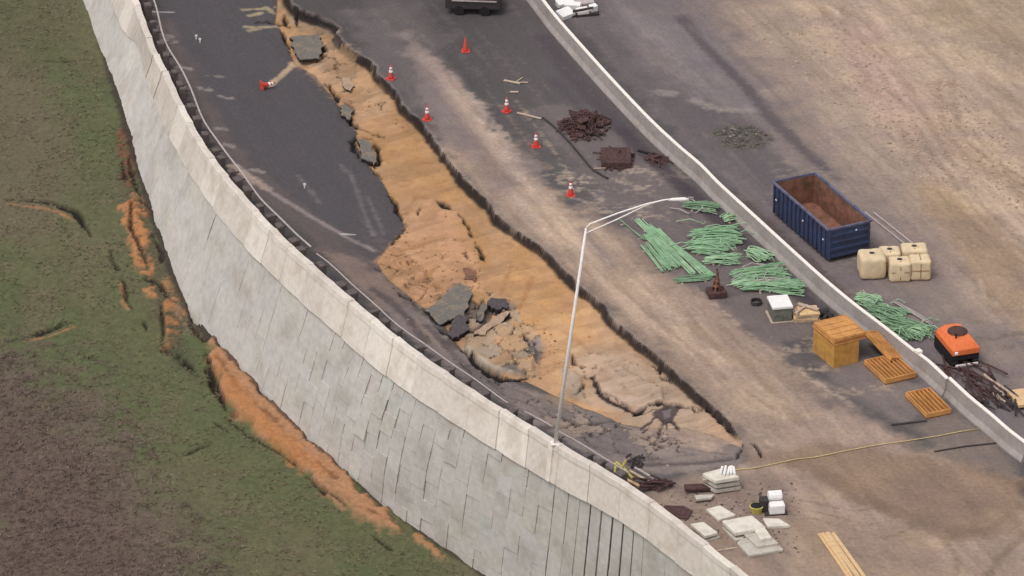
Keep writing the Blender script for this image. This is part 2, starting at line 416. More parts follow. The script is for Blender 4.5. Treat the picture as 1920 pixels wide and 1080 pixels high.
# --- right carriageway: grey damp asphalt to dirt
cv.poly([(1000,-60),(1500,-60),(2000,400),(2000,900),(1700,700),(1130,100)], GRY, .85, 1.5, .8, 1)
cv.poly([(1100,-40),(1150,40),(1200,130),(1300,190),(1400,215),(1450,280),(1560,330),(1620,420),(1500,420),(1380,330),(1100,60)], lin(92,84,87), .75, 2.2, 1.0, 1)
cv.poly([(1330,-60),(1390,40),(1450,130),(1500,190),(1570,290),(1660,380),(1740,460),(1780,540),(1850,600),(1950,640),(2300,900),(2300,-80)], TAN, 1, 2.6, 1.4, 1)
cv.poly([(1250,-60),(1330,40),(1420,190),(1520,320),(1620,430),(1700,520),(1800,640),(1950,760),(1950,500),(1700,300),(1560,160),(1440,-60)], lin(152,134,124), .7, 3.2, 1.4, 1)
for k_ in range(5):
    o_ = k_*11
    cv.stroke([(1545+o_*1.6,15),(1600+o_*1.5,100),(1665+o_*1.4,200),(1730+o_*1.2,300),(1800+o_,385),(1870+o_,450),(1960+o_,520)], .16, [lin(150,124,106), lin(200,178,160)][k_ % 2], .6, .35, .35, 1, dz=[-.07, .05][k_ % 2], brk=.25)
for k_ in range(4):
    o_ = k_*12
    cv.stroke([(1762+o_,150),(1768+o_,210),(1788+o_,262),(1835+o_,300),(1930+o_,352)], .15, [lin(146,120,100), lin(198,174,154)][k_ % 2], .65, .3, .35, 1, dz=[-.08, .06][k_ % 2], brk=.35)
for k_ in range(9):
    cv.stroke([(1690-k_*8,30+k_*15),(1800-k_*6,15+k_*14),(1940,-8+k_*15)], .09, [lin(146,124,106), lin(192,168,150)][k_ % 2], .5, .25, .3, dz=[-.03, .03][k_ % 2], brk=.5)
cv.stroke([(1835,520),(1850,560),(1890,580),(1940,575)], .12, lin(200,178,158), .6, .25, .2)
for q in ([(1800,640),(1860,636),(1925,622)], [(1855,655),(1900,650)], [(1790,588),(1850,610)]): cv.stroke(q, .25, lin(112,98,90), .6, .4, .35, brk=.5)
cv.poly([(1160,20),(1330,60),(1440,200),(1400,215),(1290,140)], lin(132,121,124), .7, 1.4, .6, 1)
cv.stroke([(1280,35),(1330,95),(1400,165),(1450,225),(1510,285),(1570,335)], .35, lin(88,78,82), .85, .5, .25)
cv.poly([(1330,250),(1365,235),(1420,238),(1455,262),(1415,282),(1360,283)], lin(92,86,80), .8, .4, .4, dz=.12)
cv.stroke([(1300,190),(1350,205),(1410,207)], .25, LGR, .7, .4, .3); cv.stroke([(1235,172),(1262,176)], .3, LGR, .8, .4, .3)
cv.stroke([(1430,170),(1470,168)], .12, LGR, .6, .2, .1)
cv.poly([(1540,560),(1640,530),(1720,480),(1800,540),(1830,610),(1760,640),(1620,560)], lin(134,120,114), .7, 1.2, .6, 1)
cv.poly([(1710,340),(1790,355),(1850,400),(1930,470),(1940,640),(1870,580),(1800,480),(1740,400)], lin(160,134,110), .75, 1.4, .8, 1)
cv.stroke([(1560,40),(1610,110),(1650,180),(1690,230),(1740,290),(1800,360)], .5, lin(150,128,116), .55, .9, .6, 1, brk=.3)
cv.stroke([(1765,160),(1775,230),(1800,270),(1850,310),(1920,350)], .7, lin(160,134,116), .6, .9, .6, brk=.35)
cv.poly([(1560,40),(1640,50),(1740,200),(1720,260),(1640,220)], lin(192,160,146), .5, 1.5, .7, 1)
cv.poly([(1760,-40),(2000,-40),(2000,130),(1800,110),(1730,40)], lin(160,140,118), .55, 1.6, .9, 1)
# --- middle dirt strip between cut and barrier
cv.poly([(760,60),(800,110),(870,190),(940,250),(1000,330),(1080,400),(1180,440),(1230,500),(1330,560),(1400,620),(1500,700),(1560,760),(1700,820),(1930,930),(2100,1250),(1280,1250),(1200,930),(1400,860),(1390,830),(1290,715),(1130,570),(930,400),(830,280)], lin(172,148,132), .95, 1.8, 1.0, 1)
cv.poly([(790,70),(850,140),(930,250),(1020,330),(1000,420),(880,300),(800,200)], lin(136,122,122), .6, 1.2, .8, 1)
cv.stroke([(780,90),(850,170),(900,240),(960,310),(1040,400),(1130,480)], .55, lin(184,160,146), .7, .8, .5, 1)
cv.stroke([(880,180),(930,240),(970,300)], .25, lin(180,160,150), .6, .4, .4)
cv.stroke([(990,370),(1090,450),(1200,560),(1330,660),(1460,770)], 1.2, TAN2, .75, 1.4, .9, 1)
cv.stroke([(1090,430),(1150,500)], .3, lin(120,108,110), .5, .6, .3)
cv.stroke([(1300,610),(1420,700),(1500,790)], .35, lin(150,124,104), .45, .7, .5, 1)
cv.poly([(1400,860),(1500,880),(1640,950),(1780,1000),(1930,1010),(1930,900),(1700,850),(1560,830)], lin(140,115,97), .75, 1.5, .9, 1)
cv.stroke([(1500,870),(1600,930),(1700,970),(1760,1000),(1850,1000)], .6, lin(128,104,86), .55, .8, .5, 1)
cv.poly([(1200,930),(1330,890),(1450,890),(1500,950),(1480,1080),(1300,1010)], lin(140,122,112), .7, 1.2, .7, 1)
cv.poly([(1480,990),(1560,960),(1760,1010),(1800,1100),(1520,1100)], lin(158,134,116), .6, 1.2, .7, 1)
cv.stroke([(1790,1100),(1795,1050),(1770,1010),(1860,990),(1925,940)], .2, lin(128,108,90), .5, .3, .2, brk=.2)
cv.stroke([(1840,1100),(1870,1050),(1925,1000)], .25, lin(120,100,84), .5, .4, .2)
for k_, (dx_, dy_) in enumerate(((0,0),(26,-10),(70,-30),(98,-40),(-30,20),(-52,34))):
    cv.stroke([(870+dx_,230+dy_),(960+dx_,350+dy_),(1080+dx_,470+dy_),(1220+dx_,590+dy_),(1360+dx_,710+dy_),(1500+dx_,800+dy_)], .11, [lin(146,122,106), lin(200,176,158)][k_ % 2], .5, .25, .25, 1, brk=.35)
for k_ in range(3): cv.stroke([(1420+k_*20,930+k_*14),(1500+k_*24,938+k_*20),(1600+k_*30,960+k_*25),(1650+k_*30,950+k_*20)], .07, lin(122,102,88), .55, .2, .2, brk=.3)
# --- dark asphalt patches by the barrier where materials lie, plus shade painted along its feet
cv.poly([(1000,190),(1120,200),(1230,300),(1300,370),(1400,440),(1480,530),(1340,560),(1250,510),(1180,430),(1100,350),(1030,250)], lin(112,100,100), .85, 1.0, .8, 1)
cv.poly([(1340,560),(1480,530),(1560,600),(1510,640),(1430,640)], lin(116,103,100), .85, 1.0, .6, 1)
cv.poly([(1530,680),(1620,670),(1770,745),(1700,800),(1610,750)], lin(126,113,110), .85, .9, .5, 1)
cv.poly([(1480,290),(1580,300),(1720,420),(1760,470),(1700,500),(1600,520),(1500,430),(1440,370)], lin(144,129,121), .65, 1.2, .9, 1, brk=.8)
cv.stroke([(1400,380),(1480,460),(1560,530),(1640,600),(1740,680),(1850,780)], .3, lin(88,74,70), .8, .5, .4)  # barrier shadow painted as a dark strip on its right side
cv.poly([(1700,800),(1800,770),(1910,860),(1900,900),(1780,850)], lin(132,116,108), .7, 1.0, .6, 1)
for q in ([(1050,330),(1130,390),(1240,400)], [(1090,340),(1200,350)], [(1150,310),(1260,330)]):
    cv.stroke(q, .5, lin(172,154,140), .8, .8, .9, brk=.7)
for q in ([(1480,700),(1560,690)], [(1470,660),(1530,650),(1520,640)], [(1560,735),(1660,728)]):
    cv.stroke(q, .35, lin(168,148,132), .7, .6, .7, brk=.5)
cv.stroke([(1015,70),(1060,125),(1130,205),(1200,280),(1290,360),(1400,460),(1490,545),(1580,620)], .45, lin(66,56,64), .8, .5, .2)  # painted shade strip along the left foot of the barrier
cv.poly([(830,-30),(990,-30),(1060,80),(1200,230),(1150,240),(1060,190),(960,190),(860,60)], lin(90,83,86), .5, 1.4, .8, 1)
cv.stroke([(730,20),(800,80)], 1.2, lin(124,112,112), .6, 2., .8, 1)
cv.poly([(650,20),(760,60),(850,200),(900,280),(830,270),(760,190),(690,110)], lin(124,112,114), .6, 1.3, .7, 1)
cv.stroke([(1040,150),(1100,215)], .3, lin(76,68,76), .5, .7, .2)
# --- left slab tones
cv.poly([(290,-40),(520,-40),(560,120),(640,220),(700,330),(758,425),(700,490),(560,400),(440,300),(340,120)], lin(92,86,90), .8, .8, .3, 1)
cv.stroke([(290,40),(345,150),(400,240),(455,320),(540,390),(640,470),(700,510)], .75, lin(112,99,98), .75, .9, .5, 1)
cv.stroke([(440,310),(500,355),(590,410),(660,450),(700,470)], .14, lin(158,142,138), .75, .25, .1)
cv.stroke([(436,312),(470,335),(500,352)], .3, lin(168,148,136), .8, .3, .2)
cv.poly([(600,470),(660,480),(720,520),(800,590),(830,640),(700,570)], lin(150,128,116), .75, .8, .6, 1)
for q in ([(640,310),(660,335)], [(655,320),(680,390),(700,440)], [(690,370),(720,440)], [(560,330),(600,380)]):
    cv.stroke(q, .1, lin(136,126,128), .5, .25, .15)
for x, y in ((310,65),(315,75),(385,165),(340,125),(410,240),(430,272),(355,195),(400,140),(480,318),(335,160),(420,180)):
    cv.stroke([(x-8,y),(x+14,y+4)], .12, lin(160,148,142), .55, .2, .3)
cv.stroke([(280,22),(325,23)], .06, lin(190,180,178), .9, .08); cv.stroke([(640,439),(666,440)], .05, lin(215,205,198), .9, .08)
# --- crumpled asphalt at lower left of the slide
cv.poly([(720,560),(800,590),(860,650),(940,710),(1050,750),(1180,800),(1390,838),(1400,870),(1250,890),(1150,880),(1000,790),(840,690),(740,610)], lin(142,127,122), .9, .5, .4, 1)
for q, c_ in (([(750,590),(820,640),(880,690)], (150,130,118)), ([(800,610),(850,660),(900,720),(960,760)], (104,92,94)), ([(860,660),(930,720),(1010,770)], (146,130,124)),
          ([(900,690),(960,740),(1060,790)], (108,96,96)), ([(1000,760),(1100,785),(1150,800)], (142,128,124)), ([(1060,790),(1160,830),(1260,850)], (150,134,130)),
          ([(1100,830),(1200,860),(1300,850)], (96,86,86)), ([(1180,870),(1300,868),(1370,860)], (70,62,64)), ([(1190,820),(1280,835),(1350,845)], (168,146,134)),
          ([(1020,800),(1090,800),(1150,790)], (60,52,54)), ([(840,640),(880,660)], (88,76,76)), ([(700,540),(760,590),(800,640)], (90,78,80))):
    cv.stroke(q, .22, lin(*c_), .75, .35, .18, dz=(.06 if sum(c_) > 330 else -.08))
for q in ([(905,700),(985,735),(1080,760),(1150,775)], [(870,680),(960,745),(1060,775)], [(1080,800),(1180,815),(1250,835),(1360,850)], [(1040,790),(1120,820),(1180,850)]):
    cv.stroke(q, .12, lin(106,93,94), .8, .2, .12, dz=-.1)
cv.poly([(1200,790),(1290,800),(1370,830),(1330,850),(1230,830)], lin(182,156,140), .7, .6, .4, 1)
# --- the sand itself
mreg = np.zeros(len(X)); mreg[I] = region
SAND = np.array(lin(184, 142, 102)); SAND2 = np.array(lin(192, 154, 126))
base_s = SAND[None, :]*(1+.10*cv.n1+.07*cv.n2)[:, None]
tpale = sstep((cv.n3*2+.2*cv.n1+.2))[:, None]*.5
base_s = base_s*(1-tpale)+SAND2*tpale
cv.col = np.where(mreg[:, None] > 0, base_s, cv.col)
cv.poly([(760,430),(800,380),(860,395),(900,480),(905,540),(850,560),(790,575),(705,490)], lin(206,158,122), .8, .5, .3)
cv.poly([(560,120),(600,60),(660,90),(700,150),(740,190),(700,250),(640,190)], lin(204,164,130), .6, .8, .5)
cv.poly([(540,20),(640,60),(620,70),(560,60)], lin(150,132,110), .7, .4, .3)
cv.poly([(1090,640),(1150,650),(1230,690),(1290,740),(1370,830),(1200,800),(1090,750),(1060,680)], lin(176,150,128), .85, .9, .5)
cv.poly([(880,600),(960,600),(1010,640),(1010,710),(940,705),(870,650)], lin(176,152,126), .75, .6, .4)
cv.poly([(870,652),(900,628),(950,610),(985,630),(1005,660),(1000,700),(985,706),(960,706),(920,694),(885,668)], lin(172,152,130), .9, .15, .12, dz=.30)
cv.stroke([(868,652),(885,670),(920,692),(955,703),(992,700)], .12, lin(196,182,164), .8, .1, .06)
cv.poly([(925,640),(970,630),(978,672),(935,672)], lin(200,150,112), .8, .4, .3)
cv.stroke([(900,672),(940,680),(975,690)], .1, lin(120,92,72), .6, .15, .1)
cv.poly([(980,620),(1010,625),(1015,670),(990,680),(975,650)], lin(136,122,104), .8, .4, .35)
cv.stroke([(1060,750),(1080,680),(1050,600)], .9, lin(190,154,116), .4, .8, .5)
cv.stroke([(1200,660),(1260,720),(1290,750)], .4, lin(172,142,110), .7, .5, .3)
cv.poly([(1110,700),(1160,690),(1240,730),(1245,760),(1195,775),(1130,745)], lin(194,166,146), .9, .14, .1, dz=.2)
cv.poly([(1050,690),(1090,710),(1095,745),(1060,750)], lin(160,144,128), .85, .15, .12, dz=.15)
for q in ([(870,420),(890,450),(905,490)], [(980,470),(960,540)], [(1040,540),(1000,600)], [(700,230),(730,300)], [(760,260),(800,330)], [(820,340),(850,370)], [(1070,590),(1100,640)]):
    cv.stroke(q, .5, lin(186,140,92), .5, .6, .4)
for q in ([(820,500),(780,530)], [(740,500),(790,520),(830,540)], [(750,470),(820,450)], [(960,500),(940,550)], [(1000,520),(975,580)], [(760,400),(780,370),(800,370)], [(1060,620),(1110,660)]):
    cv.stroke(q, .12, lin(160,112,72), .6, .25, .2, dz=-.06)
# rims, cracks and dark voids (real carved depth, black asphalt and painted shade in them)
CR = [([(560,18),(590,30),(620,42),(634,54)], .16), ([(480,42),(510,42),(535,48),(548,53)], .12), ([(530,25),(535,42),(533,50)], .13),
      ([(530,60),(540,85),(545,100)], .09), ([(603,75),(606,90),(604,108),(592,108)], .09), ([(618,160),(632,185),(634,196)], .12), ([(645,190),(660,202),(664,215)], .1),
      ([(634,196),(655,222),(668,240),(700,250)], .1), ([(610,155),(622,168)], .09), ([(790,384),(782,402)], .08), ([(766,424),(750,440),(728,462)], .05), ([(560,16),(556,40),(562,52)], .09), ([(905,560),(900,585)], .1), ([(812,610),(842,628),(858,640)], .14), ([(870,470),(880,490)], .09), ([(940,560),(958,566)], .1), ([(668,250),(662,270),(672,295)], .11), ([(672,256),(700,265),(712,300),(706,312),(690,302)], .12), ([(700,250),(716,256),(722,262)], .08),
      ([(700,318),(715,335)], .07), ([(725,358),(740,380),(755,415),(768,424)], .13), ([(815,372),(835,385),(850,395)], .22), ([(855,395),(875,425),(890,452)], .07), ([(890,455),(905,480),(912,495)], .13),
      ([(860,646),(880,668),(902,690),(935,708),(965,714),(1002,708)], .26), ([(886,624),(912,612),(935,600),(955,590)], .2), ([(845,632),(868,628)], .12), ([(965,712),(990,716)], .1),
      ([(1068,658),(1076,680),(1092,690),(1098,708)], .08), ([(1115,730),(1140,745),(1165,760),(1190,778)], .07), ([(1188,782),(1215,766),(1245,758),(1282,762),(1312,770)], .15),
      ([(1205,812),(1225,790)], .05), ([(1240,795),(1236,818),(1220,832)], .07), ([(1190,815),(1215,822),(1236,820)], .06), ([(1395,832),(1388,848),(1378,862)], .09),
      ([(1402,828),(1418,836),(1428,856)], .08), ([(1040,800),(1090,794),(1145,794),(1153,785)], .09), ([(700,500),(718,512)], .12), ([(735,540),(760,556),(790,580)], .08), ([(1230,685),(1240,705),(1260,720)], .05),
      ([(1075,750),(1090,728),(1098,720)], .05), ([(1000,640),(1003,648)], .1), ([(800,520),(812,516)], .07), ([(1310,748),(1345,785),(1375,815)], .06), ([(990,620),(985,640),(992,655)], .07)]
def draw_cracks():
  for q, wd in CR:
    q = [tuple(p) for p in smooth_line(q, 4)] if len(q) > 2 else q
    q = [(x+random.gauss(0, 1.6), y+random.gauss(0, 1.1)) for x, y in q]
    cv.stroke(q, wd*1.0, lin(26,20,22), .97, .07, .13, dz=-.26, taper=True)
cv.poly([(560,18),(600,28),(630,50),(625,60),(590,45),(562,34)], lin(96,84,72), .6, .3, .2)
cv.stroke([(555,118),(530,140),(505,160)], .2, lin(190,165,135), .85, .2, .1); cv.stroke([(600,122),(570,118),(550,120)], .22, lin(204,172,136), .85, .25, .1)
for q in ([(455,18),(500,16),(520,28)], [(470,30),(490,24)], [(470,58),(490,50),(520,50)], [(460,50),(475,52)], [(520,12),(545,10),(548,40)]):
    cv.stroke(q, .14, lin(164,148,122), .85, .2, .2)
# broken black asphalt layer in the cut, undercut shade painted in with it
dcut = np.full(len(X), 9.); dcut[I] = dS
mcut = (mreg > 0)
ampf = np.zeros(len(X)); ampf[I] = amp
arn = np.zeros(len(X)); arn[I] = fbm(aS*.55, aS*0+3.3, 3, 50)
edge = sstep(1.6-(dcut-.0)/(.175+.12*np.clip(arn*1.6+.25, 0, 1)+.03*cv.n2))*mcut*np.clip(ampf*4, 0, 1)
cv.col = cv.col*(1-edge[:, None]*.96)+np.array(BLK)*edge[:, None]*.96
# low pale lip on the road edge
lip = sstep(1-(np.abs(dcut-.12))/.14)*(~mcut)*(dcut < .4)*.35*(ampf > .05)
cv.col = cv.col*(1-lip[:, None])+np.array(lin(165,148,140))*lip[:, None]
# streaks of dust and wheel tracks
damt = np.clip((cv.col[:, 0]-A_[0])/(np.array(TAN)[0]-A_[0]), 0, 1)*(~mcut)
k = 1+(.16*st1+.13*st2+.10*st3)*(.35+.9*damt)+.07*cv.n2*(.5+damt)
k = np.where(mcut, 1+.05*cv.n2, k)
cv.col *= k[:, None]
spr = sstep((st1+.6*cv.n2-.25)*3)*(.45)*(~mcut)*(u0 > 640)*(u0 < 1700)
cv.col = cv.col*(1-spr[:, None]*.25)+np.array(lin(160,142,134))*spr[:, None]*.25
mot = fbm(X*.35+.3*cv.n1, Y*.55, 4, 120)*(damt > .2)
cv.col *= (1+.20*mot)[:, None]; cv.col[:, 2] *= 1-.10*np.clip(mot, -1, .4)
pud = sstep((fbm(al*.16, ac*.7, 4, 133)-.22)*5)*(damt > .5)*.28
cv.col = cv.col*(1-pud[:, None])+np.array(lin(138,116,100))*pud[:, None]
# relief
rel = .035*damt*(st1+st2)+.012*cv.n2
rel = np.where(mcut, .13*fbm(X*.8, Y*.8, 4, 77)+.035*fbm(X*3.3, Y*3.3, 3, 71), rel)
rough_r = in_poly(cv.px, cv.py, [(1560,20),(1760,-60),(2100,-60),(2100,700),(1850,560),(1700,330)])
rel = rel+rough_r*(.05*np.abs(cv.n1)+.05*cv.n2)
lowleft = in_poly(cv.px, cv.py, [(720,560),(800,590),(860,650),(940,710),(1050,750),(1180,800),(1300,830),(1300,870),(1150,880),(1000,790),(840,690),(740,610)])
rel = rel+lowleft*(.09*fbm(al*.5, ac*1.6, 4, 55)+.03*cv.n2)
def lay_plates(polygon, sx, sy, seed, zamp, tilt, gap, cols, op, fade=.6, gapop=.9, only=None):
    i = cv.box(polygon, .2); q = [(x/SX, y/SY) for x, y in polygon]
    d, _, _ = seg_dist(cv.u[i], cv.v[i], q+[q[0]]); ins = in_poly(cv.u[i], cv.v[i], q); m = sstep(np.where(ins, d, 0)/fade)
    wx = al[i]*sx+.25*cv.n2[i]+.3*cv.n1[i]; wy = ac[i]*sy+.25*cv.n2[i]-.3*cv.n1[i]
    e, ra, rb, cx, cy = plates(wx, wy, seed)
    on = m*(rb < (only or 2))
    idx = np.minimum((ra*len(cols)).astype(int), len(cols)-1); C_ = np.array(cols)[idx]*(1+.2*(rb-.5))[:, None]
    cv.col[i] = cv.col[i]*(1-(on*op)[:, None])+C_*(on*op)[:, None]
    gp = sstep((gap-e)/.06+.5)*on*(cv.n1[i]+ra > .15)
    cv.col[i] = cv.col[i]*(1-(gp*gapop)[:, None])+np.array(BLK)*(gp*gapop)[:, None]
    rel[i] += on*((ra-.5)*zamp+cx*tilt*(rb-.5)*2+cy*tilt*(ra-.5)*2)-gp*.10
AS1, AS2, AS3, DU1, DU2 = lin(112,102,100), lin(96,88,90), lin(138,124,118), lin(168,148,130), lin(184,150,118)
lay_plates([(760,600),(860,650),(960,715),(1080,755),(1200,800),(1310,825),(1340,850),(1230,872),(1140,862),(1000,790),(860,700)], .4, 1.0, 3, .10, .06, .04, [AS1, AS3, DU1, lin(150,134,128), AS1], .55, .8, .85)
lay_plates([(800,560),(850,525),(930,545),(1000,590),(1030,650),(1010,715),(940,705),(870,660),(830,610)], .75, .85, 5, .22, .14, .06, [AS1, DU1, DU2, AS3, DU2, DU1], .85, .5, .95, .75)
lay_plates([(1050,640),(1130,650),(1220,690),(1290,745),(1370,820),(1240,800),(1150,780),(1070,750)], .32, .42, 8, .12, .05, .03, [DU1, lin(182,156,132), lin(190,160,136), lin(166,148,132)], .6, .5, .8, .7)
lay_plates([(560,40),(620,50),(700,120),(740,190),(700,230),(640,190),(590,130),(545,100)], .7, .9, 9, .12, .08, .05, [lin(150,130,108), DU2, lin(120,108,100), DU2], .5, .5, .9, .55)
lay_plates([(700,495),(740,450),(800,500),(850,560),(790,575)], 1.0, 1.3, 12, .18, .2, .05, [lin(186,142,106), lin(170,128,92), lin(194,150,116)], .6, .4, .75)
tipm = (sstep((u0-1060)/160)*.62*mcut)[:, None]*(1-.35*np.clip(cv.n1*2, 0, 1))[:, None]*(1-np.clip(edge*1.2, 0, 1))[:, None]
cv.col = cv.col*(1-tipm)+np.array(lin(166,144,126))*(1+.12*cv.n1+.1*cv.n2)[:, None]*tipm
ash = sstep((fbm(X*.7, Y*.9, 3, 140)-.12)*5)*mcut*(u0 > 560)*.38*(1-np.clip(edge*1.2, 0, 1))
cv.col = cv.col*(1-ash[:, None])+np.array(lin(158,122,90))*ash[:, None]
for q in ([(868,654),(885,672),(905,688),(922,697),(958,709),(986,708)], [(1112,706),(1132,746),(1164,762),(1194,776)], [(880,622),(905,624),(925,612),(952,592)], [(800,578),(820,604),(840,600)]):
    cv.stroke([(x+random.gauss(0, 1), y+3) for x, y in smooth_line(q, 3)], .13, BLK, .96, .08, .12)  # black painted as shade under the raised slab edges
draw_cracks()
STAR = lin(58,48,52)
cv.poly([(1222,776),(1250,760),(1280,762),(1268,780),(1258,792),(1240,790)], STAR, .9, .15, .2, dz=-.06)
cv.poly([(1240,772),(1256,768),(1258,780),(1246,784)], lin(112,100,102), .9, .12, .1)
for q, wd in (([(1250,765),(1215,772),(1190,784)], .11), ([(1235,782),(1215,795),(1200,806)], .15), ([(1245,785),(1238,805),(1234,822),(1218,834)], .09), ([(1236,820),(1210,822),(1188,815)], .07), ([(1258,786),(1268,800),(1276,810)], .12), ([(1270,764),(1295,762),(1315,770)], .08), ([(1252,788),(1250,806)], .08)):
    cv.stroke([(x+random.gauss(0, 1.5), y+random.gauss(0, 1)) for x, y in smooth_line(q, 3)], wd*.72, STAR, .95, .08, .12, dz=-.06, taper=True)
# rills running down the sand away from the cut
rill = np.zeros(len(X)); rill[I] = fbm(aS*2.4, dS*.35, 4, 88)*region*sstep(dS/.5)
rill2 = np.zeros(len(X)); rill2[I] = fbm(aS*.8, dS*.3, 3, 98)*region
rel += .10*rill*np.clip(1-np.abs(cv.n1), 0, 1)
cv.col *= (1+.22*rill+.20*rill2)[:, None]
sandfade = np.ones(len(X)); sandfade[I] = np.where(region, np.clip(np.minimum(dS, dL)/.5, 0, 1), 1)
rim_out = np.zeros(len(X)); rim_out[I] = sstep(1-(dS-.02)/.07)*(~region)*(ampf[I] > .03)
cv.col = cv.col*(1-rim_out[:, None]*.9)+np.array(BLK)*rim_out[:, None]*.9
z = zref+rel*sandfade+cv.dz
z[~fine & (np.abs(X) > 40)] = 0
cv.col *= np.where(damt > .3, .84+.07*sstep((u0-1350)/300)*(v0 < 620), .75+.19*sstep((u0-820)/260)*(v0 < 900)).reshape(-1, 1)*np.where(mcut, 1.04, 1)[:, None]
# faces
nx, ny = len(xs), len(ys)
ii, jj = np.meshgrid(np.arange(nx-1), np.arange(ny-1))
q0 = (jj*nx+ii).ravel(); F = np.stack([q0, q0+1, q0+nx+1, q0+nx], 1)
keep = inside[F].all(1)
F = F[keep]
fs = mcut[F].mean(1) > .5
fd = (damt[F].mean(1) > .45) & ~fs
fd &= (cv.px[F].mean(1) > 700)
def grid_obj(name, F, X, Y, Z, C, m, label=None):
    used = np.unique(F); mp = np.full(len(X), -1); mp[used] = np.arange(len(used)); F2 = mp[F]
    me = bpy.data.meshes.new(name); n = len(used)
    me.vertices.add(n); me.vertices.foreach_set('co', np.stack([X[used], Y[used], Z[used]], 1).astype(np.float32).ravel())
    me.loops.add(len(F2)*4); me.loops.foreach_set('vertex_index', F2.astype(np.int32).ravel())
    me.polygons.add(len(F2)); me.polygons.foreach_set('loop_start', np.arange(0, len(F2)*4, 4, dtype=np.int32))
    me.update(calc_edges=True)
    me.polygons.foreach_set('use_smooth', np.ones(len(F2), bool))
    a = me.color_attributes.new('Col', 'FLOAT_COLOR', 'POINT'); c4 = np.ones((n, 4), np.float32); c4[:, :3] = np.clip(C[used], .003, .9)
    a.data.foreach_set('color', c4.ravel()); me.materials.append(m)
    o = bpy.data.objects.new(name, me); COL.objects.link(o); tag(o, kind='structure'); return o
Fr = F[~fs & ~fd]
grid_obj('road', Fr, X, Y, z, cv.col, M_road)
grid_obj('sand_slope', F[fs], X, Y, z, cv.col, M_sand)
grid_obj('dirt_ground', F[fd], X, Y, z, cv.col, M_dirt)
def ground_z(x, y):
    i = int(np.clip(np.searchsorted(xs, x), 0, nx-1)); j = int(np.clip(np.searchsorted(ys, y), 0, ny-1)); return float(z[j*nx+i])

# ================================================================== GRASS SLOPE below the wall
xs2 = axis(-40, 16, .1, 260); ys2 = axis(-62, 46, .1, 260)
GX, GY = np.meshgrid(xs2, ys2); X2 = GX.ravel(); Y2 = GY.ravel()
bl = [(B_[i, 0], B_[i, 1]) for i in range(0, len(SS), 6)]; bs = [SS[i] for i in range(0, len(SS), 6)]
dB, aB, sB = seg_dist(X2, Y2, bl)
barc = np.concatenate([[0], np.cumsum([math.dist(bl[i], bl[i+1]) for i in range(len(bl)-1)])])
zbv = np.interp(aB, barc, [B_[i, 2] for i in range(0, len(SS), 6)])
outer = in_poly(X2, Y2, [(bl[0][0]+d0[0]*400, bl[0][1]+d0[1]*400)]+bl+[(bl[-1][0]+d1[0]*400, bl[-1][1]+d1[1]*400), (-900, -900), (-900, 900)])
dsg = np.where(outer, dB, -dB)
zt = zbv-np.clip(dsg, 0, 60)*.10
gc = Canvas(X2, Y2, zt)
G1 = np.array(lin(101, 99, 72)); G2 = np.array(lin(92, 98, 66)); G3 = np.array(lin(116, 103, 84)); MV = np.array(lin(106, 88, 82))
t = sstep(gc.n3*1.3+.5+.5*gc.n1)[:, None]
gc.col = G1*(1-t)+G2*t
t = sstep(gc.n1*1.5-.1+.8*fbm(X2*.4, Y2*.4, 3, 91))[:, None]*.6
gc.col = gc.col*(1-t)+G3*t
gc.poly([(-60,40),(60,100),(130,250),(120,380),(60,460),(-60,440)], lin(112,96,80), .55, 2.2, 1.6, 1)
gc.poly([(-60,-40),(100,-40),(130,60),(120,110),(60,140),(-60,100)], lin(92,90,64), .5, 2., 1., 1)
gc.poly([(-60,640),(60,680),(180,760),(260,850),(350,960),(420,1060),(450,1150),(-60,1200)], MV, .75, 5., 4.5, 1)
gc.poly([(-60,760),(80,820),(200,960),(300,1150),(-60,1200)], lin(100,80,76), .5, 4., 3., 1)
gc.poly([(130,560),(300,600),(420,760),(520,830),(700,960),(850,1090),(700,1090),(520,960),(380,860),(250,780)], lin(96,98,68), .6, 2.0, 1.2, 1)
SA = lin(178, 132, 98); SAD = lin(150, 106, 72)
# erosion scar beside the wall
gc.poly([(222,240),(240,300),(262,350),(280,400),(300,460),(330,540),(360,600),(395,650),(380,640),(350,620),(330,650),(300,600),(270,520),(240,430),(232,380),(222,320)], lin(92,84,66), .85, .5, .5)
for q, wd, c_ in (([(232,255),(240,300),(245,345)], .5, (128,86,62)), ([(243,385),(255,430),(262,470),(275,510)], .62, (190,130,84)), ([(252,380),(268,400)], .4, (178,120,80)),
               ([(278,535),(284,552)], .4, (186,130,86)), ([(312,520),(325,550),(345,590)], .38, (172,126,88)), ([(318,570),(322,610),(318,650)], .48, (178,122,80)),
               ([(330,580),(350,610),(372,630)], .2, (150,120,92)), ([(296,450),(302,475)], .2, (150,130,104)), ([(270,470),(290,490)], .2, (150,116,84)), ([(255,365),(275,392)], .25, (150,110,80))):
    gc.stroke(q, wd*.75, lin(c_[0]-8, c_[1]-4, c_[2]), .95, .3, .4, dz=.12, brk=.25)
gc.poly([(388,650),(400,640),(430,670),(470,712),(515,765),(570,815),(620,860),(650,900),(690,935),(735,965),(765,995),(780,1010),(745,1005),(705,990),(664,962),(616,928),(566,880),(508,828),(456,792),(428,758),(402,715)], SA, 1, .4, .9, 1, dz=.28)
gc.stroke([(402,700),(460,790),(520,845),(600,915),(680,975),(760,1010)], .35, lin(150,116,86), .8, .5, .6, brk=.6)
for q in ([(395,660),(430,712),(452,745)], [(470,760),(520,800),(536,815)], [(600,880),(640,915)], [(540,860),(560,868)], [(690,960),(720,975)], [(430,770),(445,790)]): gc.stroke(q, .16, lin(120,82,58), .8, .2, .3, dz=-.1, taper=True)
